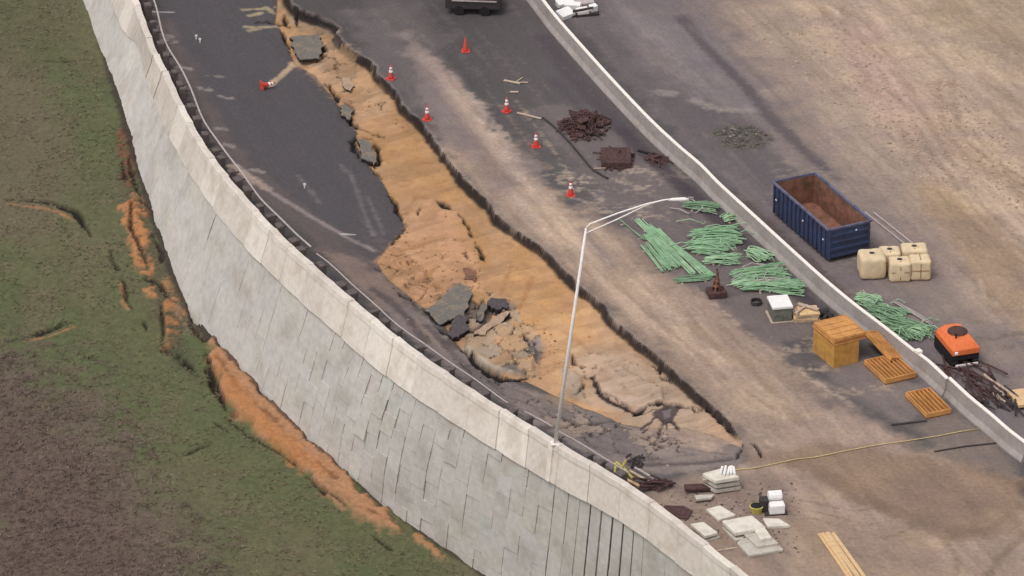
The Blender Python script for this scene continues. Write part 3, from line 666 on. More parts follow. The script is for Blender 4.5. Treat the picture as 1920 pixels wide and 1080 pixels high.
gc.poly([(400,670),(440,720),(500,790),(560,840),(620,900),(600,905),(540,870),(470,800),(420,750)], lin(184,122,72), .6, .6, .5, dz=.12)
gc.stroke([(780,1005),(800,1025),(825,1045)], .22, lin(176,130,92), .9, .3, .35, dz=.15)
for q, wd in (([(8,372),(50,373),(90,378),(140,395),(160,425),(172,440)], .17), ([(35,636),(65,632),(100,618),(138,605)], .18), ([(150,668),(175,676),(208,680)], .07), ([(232,520),(236,560),(248,580)], .09),
              ([(305,650),(330,668),(355,695),(375,712)], .1), ([(340,855),(365,845),(395,835)], .08), ([(400,795),(425,810),(435,815)], .06), ([(385,660),(395,700),(420,760),(425,775)], .12), ([(78,113),(110,116),(150,112)], .07),
              ([(205,480),(225,510)], .06), ([(270,600),(275,620)], .06), ([(215,335),(240,332),(255,342)], .09), ([(268,520),(300,530)], .1), ([(318,655),(310,665)], .25), ([(350,560),(365,600),(380,625)], .12), ([(700,1005),(740,1035)], .08)):
    gc.stroke(q, wd*1.25, lin(34,27,24), .96, .1, .12, dz=-.3, taper=True)
for q, wd in (([(15,379),(60,386),(110,397),(140,414)], .10), ([(40,645),(100,632),(140,615)], .08), ([(228,530),(232,570),(240,582)], .1)):
    gc.stroke(q, wd*.8, lin(168,120,86), .85, .2, .12)
gc.stroke([(330,640),(345,690)], .5, lin(80,82,62), .8, .5, .3)
for q, wd in (([(240,300),(250,345),(262,372)], .14), ([(262,372),(285,395)], .12), ([(250,380),(243,430),(268,480),(282,520)], .1), ([(285,440),(302,470),(308,500)], .16), ([(268,530),(300,532),(318,560)], .14), ([(302,560),(308,610),(306,650)], .1), ([(325,655),(355,690),(385,715)], .12), ([(345,600),(372,632),(390,650)], .14), ([(388,690),(405,740),(428,775)], .12), ([(292,400),(300,430)], .12), ([(228,300),(236,345)], .1), ([(205,470),(218,500),(232,530)], .07), ([(430,790),(470,820),(520,850),(560,880)], .1), ([(560,885),(610,930),(650,955)], .09)):
    gc.stroke([(x+random.gauss(0, 2), y+random.gauss(0, 2)) for x, y in q], wd, lin(44,34,30), .93, .1, .14, dz=-.22, taper=True)
# dark line at the wall foot
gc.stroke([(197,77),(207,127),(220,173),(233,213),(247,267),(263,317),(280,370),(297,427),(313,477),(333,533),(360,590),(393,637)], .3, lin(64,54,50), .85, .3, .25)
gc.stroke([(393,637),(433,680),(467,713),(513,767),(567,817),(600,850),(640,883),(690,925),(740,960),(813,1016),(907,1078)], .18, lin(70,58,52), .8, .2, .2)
ga = fbm(X2*2.4, Y2*2.4, 4, 61); gb = fbm(X2*7, Y2*7, 2, 66)
issand = np.clip((gc.col[:, 0]-.2)/.15, 0, 1)
gc.col *= (1+(.15*ga+.07*gb+.10*gc.n4)*(1-.6*issand))[:, None]
gc.col *= .84
zt = zt+gc.dz+(.06*ga+.02*gb)*(1-.3*issand)+.25*gc.n3+.13*issand*fbm(X2*1.6, Y2*1.6, 4, 70)
# the ground sinks under the road, out of sight
zt = np.where(dsg < -1.5, np.minimum(zt, zbv-.3), zt)
nx2, ny2 = len(xs2), len(ys2)
ii, jj = np.meshgrid(np.arange(nx2-1), np.arange(ny2-1)); q0 = (jj*nx2+ii).ravel(); F2 = np.stack([q0, q0+1, q0+nx2+1, q0+nx2], 1)
F2 = F2[(dsg[F2] > -2.5).any(1)]
grid_obj('grass_slope', F2, X2, Y2, zt, gc.col, M_grass)

# tufts of rough grass and bare brushwood (uncountable)
def scatter(name, m, n, region_fn, hmin, hmax, cols, blades, spread, label=None, cat=None, wid=.02):
    vs = []; fs_ = []; cs = []
    idx = rng.choice(np.nonzero(region_fn)[0], n)
    for i in idx:
        bx, by, bz = X2[i]+rng.normal(0, .05), Y2[i]+rng.normal(0, .05), zt[i]-.02
        c = np.array(cols[rng.integers(len(cols))])*(.75+.5*rng.random())
        for b in range(blades):
            a = rng.random()*6.283; h = hmin+(hmax-hmin)*rng.random(); s_ = spread*(.3+rng.random())
            tx, ty = bx+math.cos(a)*s_, by+math.sin(a)*s_; px_, py_ = -math.sin(a)*wid, math.cos(a)*wid
            o = len(vs); mx2, my2 = (bx*.5+tx*.5), (by*.5+ty*.5)
            vs += [(bx-px_, by-py_, bz), (bx+px_, by+py_, bz), (mx2+px_, my2+py_, bz+h*.8), (mx2-px_, my2-py_, bz+h*.8), (tx, ty, bz+h)]
            fs_ += [(o, o+1, o+2, o+3), (o+3, o+2, o+4)]; cs += [c]*5
    mb = MB(); mb.v = vs; mb.f = fs_; mb.c = cs
    o = mb.build(name, m); tag(o, label, cat, kind='stuff'); return o
vis = (gc.px > -60) & (gc.px < 1000) & (gc.py > -40) & (gc.py < 1140) & (dsg > .5) & (issand < .2)
mauve = in_poly(gc.px+190*gc.n1, gc.py+110*gc.n3+120*gc.n2, [(-60,660),(60,700),(180,780),(260,870),(350,980),(420,1160),(-60,1160)])
roughg = vis & (gc.n1+ga > .02) & ~mauve
scatter('grass', M_blade, 9000, roughg, .02, .07, [lin(112,104,80), lin(104,98,74), lin(120,108,88), lin(98,94,68)], 4, .16, 'short rough grass growing on the slope below the wall', 'grass')
scatter('brushwood', M_blade, 3600, vis & mauve, .04, .2, [lin(112,94,86), lin(106,88,82), lin(124,106,96), lin(102,86,76)], 4, .36, 'bare mauve brown brushwood covering the lower left corner of the slope', 'brush', .014)

# ================================================================== RETAINING WALL
wall = thing('retaining_wall', tuple(at(B_, s_of_px(740))), 0, 'long curved pale concrete retaining wall with staggered panels and a slumped, bulging face', 'wall')
woff = Vector(wall.location)
def WB(mb):
    mb.v = [(v[0]-woff.x, v[1]-woff.y, v[2]-woff.z) for v in mb.v]; return mb
def face_pt(s, zz, off=0.):
    j = at(J_, s); b = at(B_, s); n = at(NRM, s); t = (zz-j[2])/(b[2]-j[2])
    p = j+(b-j)*t+n*off
    bulge = math.exp(-((s-SB)/9)**2)*math.sin(math.pi*min(max(t, 0), 1))*.25
    p = p+n*bulge; p[2] = zz; return p
SB = s_of_px(760)
# backing sheet
mb = MB(); cols_ = np.arange(0, WL-.3, .75); rows = 12
g_ = []
for s in cols_:
    zb = at(B_, s)[2]-.8
    g_.append([face_pt(s, ZJ+.05+(zb-ZJ)*r/rows, -.12) for r in range(rows+1)])
vs = [p for c in g_ for p in c]; R1 = rows+1
mb.add(vs, [(i*R1+r, i*R1+r+1, (i+1)*R1+r+1, (i+1)*R1+r) for i in range(len(g_)-1) for r in range(rows)])
WB(mb).build('backing', M_soil, wall)
# staggered precast panels
PW, PH = 1.0, 1.15
SCR = [(s_of_px(1050), .035, 1.), (s_of_px(1108), .13, 1.), (s_of_px(1146), .12, 1.), (s_of_px(1180), .12, 1.), (s_of_px(755), .10, .45), (s_of_px(425), .08, .2), (s_of_px(1075), .05, 1.), (s_of_px(1200), .07, .6), (s_of_px(1210), .05, .7)]
s = 0.3; bounds = [s]
while s < WL-2:
    s += PW*(.8 if s_of_px(1060) < s < s_of_px(1215) else 1.); bounds.append(s)
for sc, wd, dep in SCR:                       # snap cracks to the nearest joint
    pass
mb = MB()
G = np.array(lin(193, 187, 181))
for ci, (sa, sb) in enumerate(zip(bounds[:-1], bounds[1:])):
    sm = (sa+sb)/2
    mid = math.exp(-((sm-s_of_px(800))/13)**2); rgt = s_of_px(1060) < sm < s_of_px(1215)
    zz = ZJ-.0; first = PH*(.5 if ci % 2 else 1.)
    zlow = min(at(B_, sa)[2], at(B_, sb)[2])-.6
    if rgt: first = 3.2 if ci % 2 else 9
    while zz > zlow:
        zn = max(zz-first, zlow); first = PH if not rgt else 9
        gl = gr = .003+.006*mid
        for sc, wd, dep in SCR:
            depz = ZJ-(ZJ-zlow)*dep
            if zz > depz or dep == 1.:
                if abs(sc-sa) < .5*(sb-sa)+.02: gl = max(gl, wd/2)
                if abs(sc-sb) < .5*(sb-sa)+.02: gr = max(gr, wd/2)
        gt = .003+.008*mid
        base = random.gauss(0, .004+.009*mid)+(random.random() < .22)*mid*.024
        tl, tr, tb = [random.gauss(0, .004+.012*mid) for _ in range(3)]
        tone = 1+random.gauss(0, .010+.018*mid+.012*rgt); c = G*tone*np.array([1+random.gauss(0, .012), 1, 1+random.gauss(0, .015)])
        # wall turns warmer and lighter to the upper left
        NS = 2
        vs = []; 
        for zq, oz in ((zn+gt, tb), (zz-gt, 0)):
            for k in range(NS+1):
                sk = sa+gl+(sb-sa-gl-gr)*k/NS; o_ = base+tl*(1-k/NS)+tr*k/NS+oz
                vs.append(face_pt(sk, zq, o_))
        n1_ = len(vs)
        for zq in (zn+gt, zz-gt):
            for k in range(NS+1):
                sk = sa+gl+(sb-sa-gl-gr)*k/NS; vs.append(face_pt(sk, zq, -.14))
        M1 = NS+1; fsx = []
        for k in range(NS): fsx.append((k, k+1, M1+k+1, M1+k)); fsx.append((k, n1_+k, n1_+k+1, k+1)); fsx.append((M1+k+1, n1_+M1+k+1, n1_+M1+k, M1+k))
        fsx += [(0, M1, n1_+M1, n1_), (NS, n1_+NS, n1_+M1+NS, M1+NS)]
        mb.add(vs, fsx, tuple(c)); zz = zn
WB(mb).build('wall_face', M_panel, wall)
for sc, wd, dep in SCR:                       # dark strips standing in for shade inside the open joints
    bnd = min(bounds, key=lambda q: abs(q-sc)); zlow = at(B_, bnd)[2]-.5; mb = MB(); zt_ = ZJ-.02; zb_ = ZJ-(ZJ-zlow)*dep
    n_ = 8; vs = []
    for k in range(n_+1):
        zq = zt_+(zb_-zt_)*k/n_; h_ = wd*.55*(1-.5*k/n_ if dep < 1 else 1)
        vs += [face_pt(bnd-h_, zq, -.05), face_pt(bnd+h_, zq, -.05)]
    mb.add(vs, [(2*k, 2*k+2, 2*k+3, 2*k+1) for k in range(n_)]); WB(mb).build('joint_void_strip', M_dark, wall)
# parapet panels, one part each
PL = 2.3; k0 = int((WL-1)/PL); tones = [(214,202,192), (220,210,199), (208,196,187), (213,201,191), (222,211,201), (205,193,184)]
s_fix = s_of_px(741)
start = s_fix % PL; s = start
while s+PL < WL-.3:
    c = np.array(lin(*tones[random.randrange(6)])); mb = MB(); NS = 4; vs = []
    jx = random.gauss(0, .02); jy = random.gauss(0, .02); lz = random.gauss(0, .015)
    for k in range(NS+1):
        sk = s+.012+(PL-.024)*k/NS; n = at(NRM, sk); tq = at(T_, sk); jq = at(J_, sk); bow = .04*math.sin(math.pi*k/NS)
        o_ = jx*(1-k/NS)+jy*k/NS+bow
        dn = (jq-tq)
        prof = []
        # outer face from bottom to cap to inner side
        def at_h(h, off): 
            q = tq+dn*((ZT-h)/(ZT-ZJ))+n*(off+o_); q = q.copy(); q[2] = h+lz; return q
        prof += [at_h(ZJ-.02, -.12), at_h(ZJ-.02, .12), at_h(.58, .12), at_h(.60, .17), at_h(.87, .17), at_h(.9, .14), at_h(.9, -.17), at_h(.86, -.20), at_h(-.4, -.20)]
        vs += prof
    m1 = 9; fsx = [(k*m1+i, (k+1)*m1+i, (k+1)*m1+i+1, k*m1+i+1) for k in range(NS) for i in range(m1-1)]
    fsx += [tuple(range(m1)), tuple(NS*m1+i for i in range(m1-1, -1, -1))]
    mb.add(vs, fsx, tuple(c)); WB(mb).build('parapet_panel', M_parapet, wall); s += PL
# pilaster carrying the light pole
sp = s_of_px(1040); mb = MB(); vs = []
for zz_ in (-.85, .93):
    for ds, off in ((-.15, .10), (.15, .10), (.15, .26), (-.15, .26)):
        tq = at(T_, sp+ds); jq = at(J_, sp+ds); n = at(NRM, sp+ds); q = tq+(jq-tq)*((ZT-zz_)/(ZT-ZJ))+n*off; q[2] = zz_; vs.append(q)
mb.hexa(vs, tuple(lin(222,212,202))); WB(mb).build('pilaster', M_parapet, wall, bevel=.02)

# pipe rail with dark brackets behind the parapet
gr0 = at(T_, s_of_px(640))
rail = thing('pipe_rail', tuple(gr0), 0, 'thin pale pipe rail on dark brackets running just behind the parapet', 'rail')
def inn(s, off, zz): q = at(T_, s)-at(NRM, s)*off; return (q[0]-gr0[0], q[1]-gr0[1], zz-gr0[2])
sa_, sb_ = s_of_px(262)-4, s_of_px(1150)
gaps = [(s_of_px(548), s_of_px(562)), (s_of_px(925), s_of_px(955)), (s_of_px(1005), s_of_px(1012))]
seg = [sa_]+[g for p in gaps for g in p]+[sb_]
for a, b in zip(seg[::2], seg[1::2]):
    n_ = max(3, int((b-a)/.4)); mb = MB()
    mb.tube([inn(a+(b-a)*k/n_, .98+.08*math.sin(k*.23), .72+.03*math.sin(k*.5)) for k in range(n_+1)], .055 if a < sa_+1 else .038, 6); mb.build('rail_pipe', M_rail, rail, smooth=True)
s = sa_+.4
while s < sb_:
    n = at(NRM, s); mb = MB(); c0 = inn(s, .60, .1); ang = math.atan2(n[1], n[0])
    w_ = random.uniform(.28, .62); mb.box(c0[0], c0[1], .28+random.uniform(-.12, .06)-gr0[2], random.uniform(.34, .5), w_, 1.0, ang+random.gauss(0, .1)); mb.box(*inn(s, .90, .58), .3, .1, .1, ang)
    mb.build('bracket', mat('brown_block', lin(98,88,86), .9, 5, .15), rail, bevel=.05); s += random.choice([.95, 1.2, 1.5, 1.9, 2.3])

# ================================================================== LIGHT POLE
pb = V(1041, 832, .9); pt = V(1093, 428, .9+11.7)
d3 = P(1093, 428, 0)
# top of the leaning shaft: same depth as the base, 12 m up
top = Vector((pb.x+1.42, pb.y+.1, pb.z+11.75))
pole = thing('street_lamp', tuple(pb), 0, 'tall pale metal street lamp leaning above the wall parapet with a twin bar arm', 'street lamp')
L_ = top-pb
mb = MB(); mb.tube([(0, 0, 0), tuple(L_*.5), tuple(L_)], [.10, .085, .06], 12); mb.build('shaft', M_galv, pole, smooth=True)
mb = MB(); mb.box(0, 0, .03, .4, .4, .06); mb.build('base_plate', M_galv, pole, bevel=.01)
def off(px, py):           # point near the pole-top plane: same y as the pole top
    dx = (px-1093)/37.; dz = -(py-425)/(37.*math.cos(TH)); return tuple(L_+Vector((dx, 0, dz)))
mb = MB(); mb.tube([off(1091, 428), off(1100, 417), off(1150, 398), off(1200, 382), off(1232, 375), off(1240, 374)], [.05, .045, .04, .04, .04, .04], 8); mb.build('upper_arm', M_galv, pole, smooth=True)
mb = MB(); mb.tube([off(1091, 434), off(1105, 428), off(1150, 408), off(1195, 386), off(1215, 379)], .034, 8); mb.build('lower_arm', M_galv, pole, smooth=True)
mb = MB(); a = Vector(off(1236, 375)); b = Vector(off(1273, 374)); mb.tube([a, a.lerp(b, .25), a.lerp(b, .8), b], [.04, .08, .10, .04], 10); lum = mb.build('lamp_head', M_galv, pole, smooth=True)

# ================================================================== MEDIAN BARRIER
MP = [(972,-18),(992,8),(1030,58),(1073,108),(1140,183),(1207,254),(1260,304),(1303,341),(1338,377),(1390,425),(1442,473),(1492,519),(1541,563),(1594,607),(1650,650),(1700,690),(1730,712),(1765,745)]
MP2 = [(1768,743),(1805,778),(1847,813),(1880,842),(1914,868)]
def barrier(name, pxs, label, ext0=0, ext1=0):
    pts = [V(x, y, 0) for x, y in pxs]
    pts = [Vector(p) for p in smooth_line([tuple(p) for p in pts], 4)]
    if ext0: pts = [pts[0]+(pts[0]-pts[3]).normalized()*ext0]+pts
    base = pts[len(pts)//2]
    th = thing(name, tuple(base), 0, label, 'barrier', 'concrete median barrier sections')
    prof = [(0, -.03), (0, .08), (.13, .36), (.20, 1.0), (.215, 1.02)]
    full = prof[:4]
    cs = [(0, -.05), (0, .08), (.14, .34), (.21, 1.0), (.39, 1.0), (.46, .34), (.60, .08), (.60, -.05)]
    vs = []
    nrm = []
    for i, p in enumerate(pts):
        d = (pts[min(i+1, len(pts)-1)]-pts[max(i-1, 0)]); d.z = 0; d.normalize(); n = Vector((-d.y, d.x, 0)); nrm.append(n)   # towards the right side
        for o_, h in cs: q = p+n*o_-base; vs.append((q.x, q.y, h))
    m1 = len(cs); fsx = [(k*m1+i, k*m1+i+1, (k+1)*m1+i+1, (k+1)*m1+i) for k in range(len(pts)-1) for i in range(m1-1)]
    fsx += [tuple(range(m1-1, -1, -1)), tuple((len(pts)-1)*m1+i for i in range(m1))]
    mb = MB(); mb.add(vs, fsx); mb.build('barrier_body', M_conc, th)
    mb = MB(); vs = []
    for i, p in enumerate(pts):
        for o_, h in ((.205, .985), (.205, 1.03), (.395, 1.03), (.395, .985)): q = p+nrm[i]*o_-base; vs.append((q.x, q.y, h))
    fsx = [(k*4+i, k*4+(i+1) % 4, (k+1)*4+(i+1) % 4, (k+1)*4+i) for k in range(len(pts)-1) for i in range(4)]+[(3, 2, 1, 0), tuple((len(pts)-1)*4+i for i in range(4))]
    mb.add(vs, fsx); mb.build('barrier_cap', M_conc_top, th)
    return th
b1 = barrier('median_barrier', MP, 'long grey concrete median barrier with a white top edge running down to the cracked joint', 20)
barrier('median_barrier', MP2, 'short pale lower section of median barrier beyond the joint, ending at the right edge')
mb = MB(); p = V(1722, 662, 1.0); q = p-b1.location; mb.box(q.x, q.y, 1.1, .35, .3, .16, R(-60)); mb.build('bracket_plate', M_conc_top, b1, bevel=.02)

exec_objects = True
# ================================================================== TRAFFIC CONES
def make_cone(label, striped=True):
    th = thing('traffic_cone', (0, 0, 0), 0, label, 'traffic cone', 'traffic cones on the road')
    mb = MB(); mb.prism([(-.21,-.24),(.21,-.24),(.24,-.21),(.24,.21),(.21,.24),(-.21,.24),(-.24,.21),(-.24,-.21)], 0, .05); mb.build('cone_base', M_cone, th)
    mb = MB(); mb.lathe([(.17, .05), (.155, .13), (.115, .38), (.04, .84), (.03, .86)], n=14); mb.build('cone_body', M_cone, th, smooth=True)
    if striped:
        for za, zb_, in ((.42, .56), (.62, .74)):
            ra = .115+(za-.38)*(-.075/.46); rb = .115+(zb_-.38)*(-.075/.46)
            mb = MB(); mb.lathe([(ra+.004, za), (ra+.012, za+.01), (rb+.012, zb_-.01), (rb+.004, zb_)], n=14); mb.build('reflective_band', M_conew, th, smooth=True)
    return th
cone0 = make_cone('x')
cones = [(733,151,'red cone with white bands standing nearest the upper end of the sand gash'), (801,227,'red cone with white bands beside the black cut edge, below the first one'),
         (950,212,'red cone with white bands standing by the pale loose board'), (1005,278,'red cone with white bands left of the long dark hose'), (1070,369,'red cone with white bands closest to the lamp arm')]
for i, (x, y, lb) in enumerate(cones):
    c = cone0 if i == 0 else copy_tree(cone0)
    p = V(x, y-3, 0); c.location = (p.x, p.y, ground_z(p.x, p.y)); c.rotation_euler = (0, 0, random.uniform(0, 1.5)); c['label'] = lb
cA = make_cone('plain faded red cone without bands, standing alone near the top edge', False); p = V(873, 96, 0); cA.location = (p.x, p.y, ground_z(p.x, p.y))
for ch in cA.children: 
    if ch.name.startswith('cone_body'): ch['label'] = 'faded pinkish cone body'
cF = copy_tree(cone0); cF['label'] = 'red cone lying on its side on the sunken slab, ending a sand trail'
p = V(497, 163, -.4); cF.location = (p.x-.2, p.y, ground_z(p.x, p.y)+.24); cF.rotation_euler = (0, R(90), R(28))

# ================================================================== generic oriented frames from photo corners
def frame(a, b, c, z=0):
    """a = near corner, b = along length, c = along width : world frame on height z"""
    A, B, C_ = V(*a, z), V(*b, z), V(*c, z)
    ex = (B-A); L = ex.length; ex.normalize(); ey = C_-A; ey -= ex*ey.dot(ex); W = ey.length; ey.normalize()
    rz = math.atan2(ex.y, ex.x); sgn = 1 if ex.cross(ey).z > 0 else -1
    return A, L, W, rz, sgn

# ---- roll-off dumpster
A, L, W, rz, sg = frame((1552, 493), (1450.6, 403.5), (1632, 468))
L = 6.2; W = 2.5; H = 1.95
dm = thing('dumpster', tuple(A), rz, 'open blue roll-off dumpster with rusty brown inside behind the median barrier', 'dumpster')
y1 = sg*W
def yb(mb, x0, x1, ya, yb_, z0, z1): mb.box((x0+x1)/2, sg*(ya+yb_)/2, (z0+z1)/2, abs(x1-x0), abs(yb_-ya), z1-z0)
mb = MB(); yb(mb, .06, L-.06, 0, .05, .2, H-.06); yb(mb, .06, L-.06, W-.05, W, .2, H-.06); yb(mb, L-.06, L, 0, W, .2, H-.06); mb.build('side_wall', M_blue, dm)
for k in range(13):
    for ya, yb2 in ((-.09, 0), (W, W+.09)):
        x = .3+k*(L-.5)/12; mb = MB(); yb(mb, x-.05, x+.05, ya, yb2, .2, H-.1); mb.build('side_rib', M_blue, dm, bevel=.01)
mb = MB(); yb(mb, -.0, .06, .02, W-.02, .2, H-.08)
for zz_ in (.35, .75, 1.15, 1.55): yb(mb, -.07, 0, .03, W-.03, zz_-.06, zz_+.06)
for yy in (.06, W-.1): yb(mb, -.08, 0, yy-.05, yy+.05, .2, H-.1)
dr = mb.build('tail_door', M_blue, dm, bevel=.008)
mb = MB(); yb(mb, -.12, -.08, W*.62, W*.62+.08, 1.62, 1.7); mb.build('latch', M_conew, dr)
mb = MB(); yb(mb, .08, L-.08, .06, W-.06, .2, .27); yb(mb, .07, L-.07, .051, .07, .27, H-.07); yb(mb, .07, L-.07, W-.07, W-.051, .27, H-.07); yb(mb, L-.09, L-.062, .07, W-.07, .27, H-.07); yb(mb, .061, .09, .07, W-.07, .27, H-.07); mb.build('rusty_lining', M_rust, dm)
mb = MB(); yb(mb, -.02, L+.02, -.1, .04, H-.07, H+.05); yb(mb, -.02, L+.02, W-.04, W+.1, H-.07, H+.05); yb(mb, -.06, .05, .05, W-.05, H-.07, H+.05); yb(mb, L-.05, L+.04, .05, W-.05, H-.07, H+.05); mb.build('top_rail', M_blue2, dm, bevel=.015)
mb = MB(); yb(mb, .1, L-.1, .55, .7, .03, .2); yb(mb, .1, L-.1, W-.7, W-.55, .03, .2); mb.build('skid', M_dark, dm)
for xx in (.5, L-.6):
    for yy in (.2, W-.35):
        mb = MB(); mb.tube([(xx, sg*yy, .15), (xx, sg*(yy+.15), .15)], .13, 12); mb.build('wheel', M_black, dm)
for zz_, xx in ((1.2, .35), (1.25, 2.6), (1.1, 5.6)):
    mb = MB(); yb(mb, xx, xx+.12, -.12, -.09, zz_, zz_+.06); mb.build('hook', M_conew, dm)

# ---- skid rails lying beside dumpster (grey tracks)
mb = MB()
a, b = V(1622, 400, 0), V(1700, 462, 0)
for o_ in (0, .45):
    mb.tube([(a.x+o_, a.y, .06), (b.x+o_, b.y, .06)], .05, 6)
tag(mb.build('steel_rails', M_rail), 'pair of long grey rails lying on the dirt right of the dumpster', 'rails')

# ---- wrapped bales
def bale(px, py, wx, wy, h, rz, label, straps=True, hole=True):
    p = V(px, py, 0); th = thing('wrapped_bale', (p.x, p.y+wy*.5, ground_z(p.x, p.y)), rz, label, 'bale', 'cream wrapped bales beside the dumpster')
    bm = bmesh.new(); bmesh.ops.create_cube(bm, size=1)
    for v in bm.verts: v.co = Vector((v.co.x*wx, v.co.y*wy, (v.co.z+.5)*h))
    bmesh.ops.bevel(bm, geom=list(bm.edges), offset=min(wx, wy)*.17, segments=4, affect='EDGES', profile=.55)
    bmesh.ops.subdivide_edges(bm, edges=[e for e in bm.edges if e.calc_length() > .3], cuts=3, use_grid_fill=True)
    for v in bm.verts:
        v.co += Vector((random.gauss(0, .012), random.gauss(0, .012), random.gauss(0, .008)))
    for f_ in bm.faces: f_.smooth = True
    me = bpy.data.meshes.new('bale_body'); bm.to_mesh(me); bm.free(); me.materials.append(M_cream)
    o = bpy.data.objects.new('bale_body', me); COL.objects.link(o); o.parent = th
    if hole:
        mb = MB(); mb.lathe([(.24, h-.03), (.23, h+.035), (.16, h+.035), (.15, h+.01)], n=18); mb.build('core_ring', M_cream, th, smooth=True)
        mb = MB(); mb.lathe([(.15, h-.02), (.15, h+.022)], n=18); mb.build('core_hole', M_dark, th)
    if straps:
        mb = MB()
        mb.box(0, -wy/2-.005, h*.52, wx*.82, .02, .05); mb.box(0, -wy/2-.006, h*.5, .05, .02, h*.72); mb.box(0, 0, h+.008, .05, wy*.7, .02)
        mb.box(wx/2+.005, 0, h*.52, .02, wy*.8, .05); mb.build('strap', M_strap, th)
bale(1635, 526, 1.35, 1.35, 1.25, .12, 'rounded cream bale with a dark core hole standing alone left of the other bales', straps=False)
bale(1668, 512, 1.1, 1.0, 1.15, .05, 'cream bale half hidden behind the two strapped bales, rear left')
bale(1714, 506, 1.35, 1.0, 1.15, .05, 'cream bale with a wide pale top ring, rear right of the cluster')
bale(1687, 530, 1.12, .95, 1.12, .06, 'pinkish cream strapped bale at the front left of the cluster')
bale(1725, 527, 1.08, .95, 1.15, .05, 'tan cross-strapped bale at the front right corner of the cluster', hole=False)

# ---- green rebar
GR = 'bundles of green coated reinforcing bars'
def straight_bundle(a, b, n, wdt, m, label, r=.026, z0=.05):
    n = int(n*1.3)
    A, B = V(*a, 0), V(*b, 0); mid = (A+B)/2; d = (B-A); L = d.length; rz = math.atan2(d.y, d.x)
    th = thing('rebar_bundle', (mid.x, mid.y, 0), rz, label, 'rebar', GR)
    mb = MB()
    for k in range(n):
        yy = random.uniform(-wdt/2, wdt/2); zz_ = z0+random.random()*.12; s0 = -L/2+random.uniform(0, .35); s1 = L/2-random.uniform(0, .35)
        ph = random.random()*6
        mb.tube([(s0+(s1-s0)*t, yy+.03*math.sin(ph+t*4), zz_+.012*math.sin(ph*2+t*7)) for t in (0, .25, .5, .75, 1)], r, 5)
    mb.build('bars', m, th)
    for t in (-.3, .3):
        mb = MB(); mb.box(L*t, 0, .02, .08, wdt+.2, .05); mb.build('sleeper_timber', M_wood2, th)
straight_bundle((1157,413), (1212,457), 3, .08, M_green3, 'single thin line of green bars pointing up left from the stacks')
straight_bundle((1194,412), (1302,518), 12, .34, M_green2, 'long pale green straight bar bundle, second from the left of the straight ones')
straight_bundle((1232,432), (1320,518), 10, .26, M_green2, 'narrow pale green straight bar bundle in the middle of the straight ones')
straight_bundle((1212,385+40), (1338,523), 16, .5, M_green, 'thick mid green straight bar bundle ending by the brown stand')
straight_bundle((1212,440), (1272,506), 18, .5, M_green, 'short mid green straight bar bundle near the dirt edge')
straight_bundle((1210,460), (1252,512), 14, .62, M_green, 'leftmost short wide bundle of green straight bars')
straight_bundle((1262,528), (1335,522), 16, .6, M_green3, 'dull green bundle lying crosswise below the straight bars')
def bent_pile(cx, cy, wx, wy, n, m, label, ang=0., h=.35, hooks=True, r=.03):
    n = int(n*1.15); wx *= 1.08; wy *= 1.1
    """heap of bent bars (hairpins) inside a wx x wy metre footprint centred on photo pixel cx,cy"""
    c = V(cx, cy, 0); th = thing('rebar_pile', (c.x, c.y, 0), ang, label, 'rebar', GR); mb = MB()
    for k in range(n):
        t = (k+.5)/n; yy = (t-.5)*wy*.8+random.gauss(0, .06); zz_ = .04+h*math.sin(math.pi*t)*random.uniform(.5, 1)+random.random()*.05
        l = wx*random.uniform(.62, 1)/2; sk = random.gauss(0, .06); x0 = random.gauss(0, wx*.05); w2 = random.uniform(.12, .3)
        pts = [(x0-l, yy-w2/2+sk, zz_*.6+.03), (x0-l*.3, yy-w2/2, zz_+.03), (x0+l*.6, yy-w2/2-sk, zz_), (x0+l*.95, yy-w2*.3, zz_*.8), (x0+l, yy, zz_*.75), (x0+l*.95, yy+w2*.3, zz_*.8), (x0+l*.5, yy+w2/2, zz_), (x0-l*.9, yy+w2/2+sk, zz_*.55+.03)]
        if k % 2: pts = [(-p[0], p[1], p[2]) for p in pts]
        fa = (t-.5)*.5+random.gauss(0, .09); pts = [(p[0]*math.cos(fa)-p[1]*math.sin(fa)*.3, p[1]+p[0]*math.sin(fa), p[2]+.02) for p in pts]
        mb.tube(pts, r, 5)
    mb.build('bars', m, th)
    for sx_ in (-.22, .22): mb = MB(); mb.box(wx*sx_, 0, .03, .1, wy*.9, .06); mb.build('sleeper_timber', M_wood2, th)
    mb = MB()
    for k in range(int(n*.35)):
        a_ = random.gauss(0, .7); l = wx*random.uniform(.15, .32); x, y = random.gauss(0, wx*.25), random.gauss(0, wy*.28); zz_ = h*.7+random.random()*.12
        mb.tube([(x-l*math.cos(a_), y-l*math.sin(a_), zz_*.5), (x, y+random.gauss(0, .08), zz_+.06), (x+l*math.cos(a_), y+l*math.sin(a_), zz_*.6), (x+l*1.1*math.cos(a_+.5), y+l*1.1*math.sin(a_+.5), zz_*.4)], r*.9, 5)
    mb.build('loose_bars', random.choice([M_green, M_green2, M_green3, M_rail]), th)
bent_pile(1342, 447, 2.6, 1.9, 34, M_green, 'large heaped pile of bright green bent bars nearest the barrier', R(8), .45)
bent_pile(1328, 468, 2.1, 1.5, 26, M_green, 'green bent bar heap below the largest one', R(-8), .35)
bent_pile(1351, 490, 1.8, .9, 16, M_green2, 'small pale green fan of bent bars below the heaps', R(5), .25)
bent_pile(1316, 391, 2.0, .9, 14, M_green3, 'small dull green bar heap at the top of the stacks', R(-12), .3)
bent_pile(1368, 432-20, .9, .8, 9, M_green2, 'tiny pale green coil of bars against the barrier', R(30), .25)
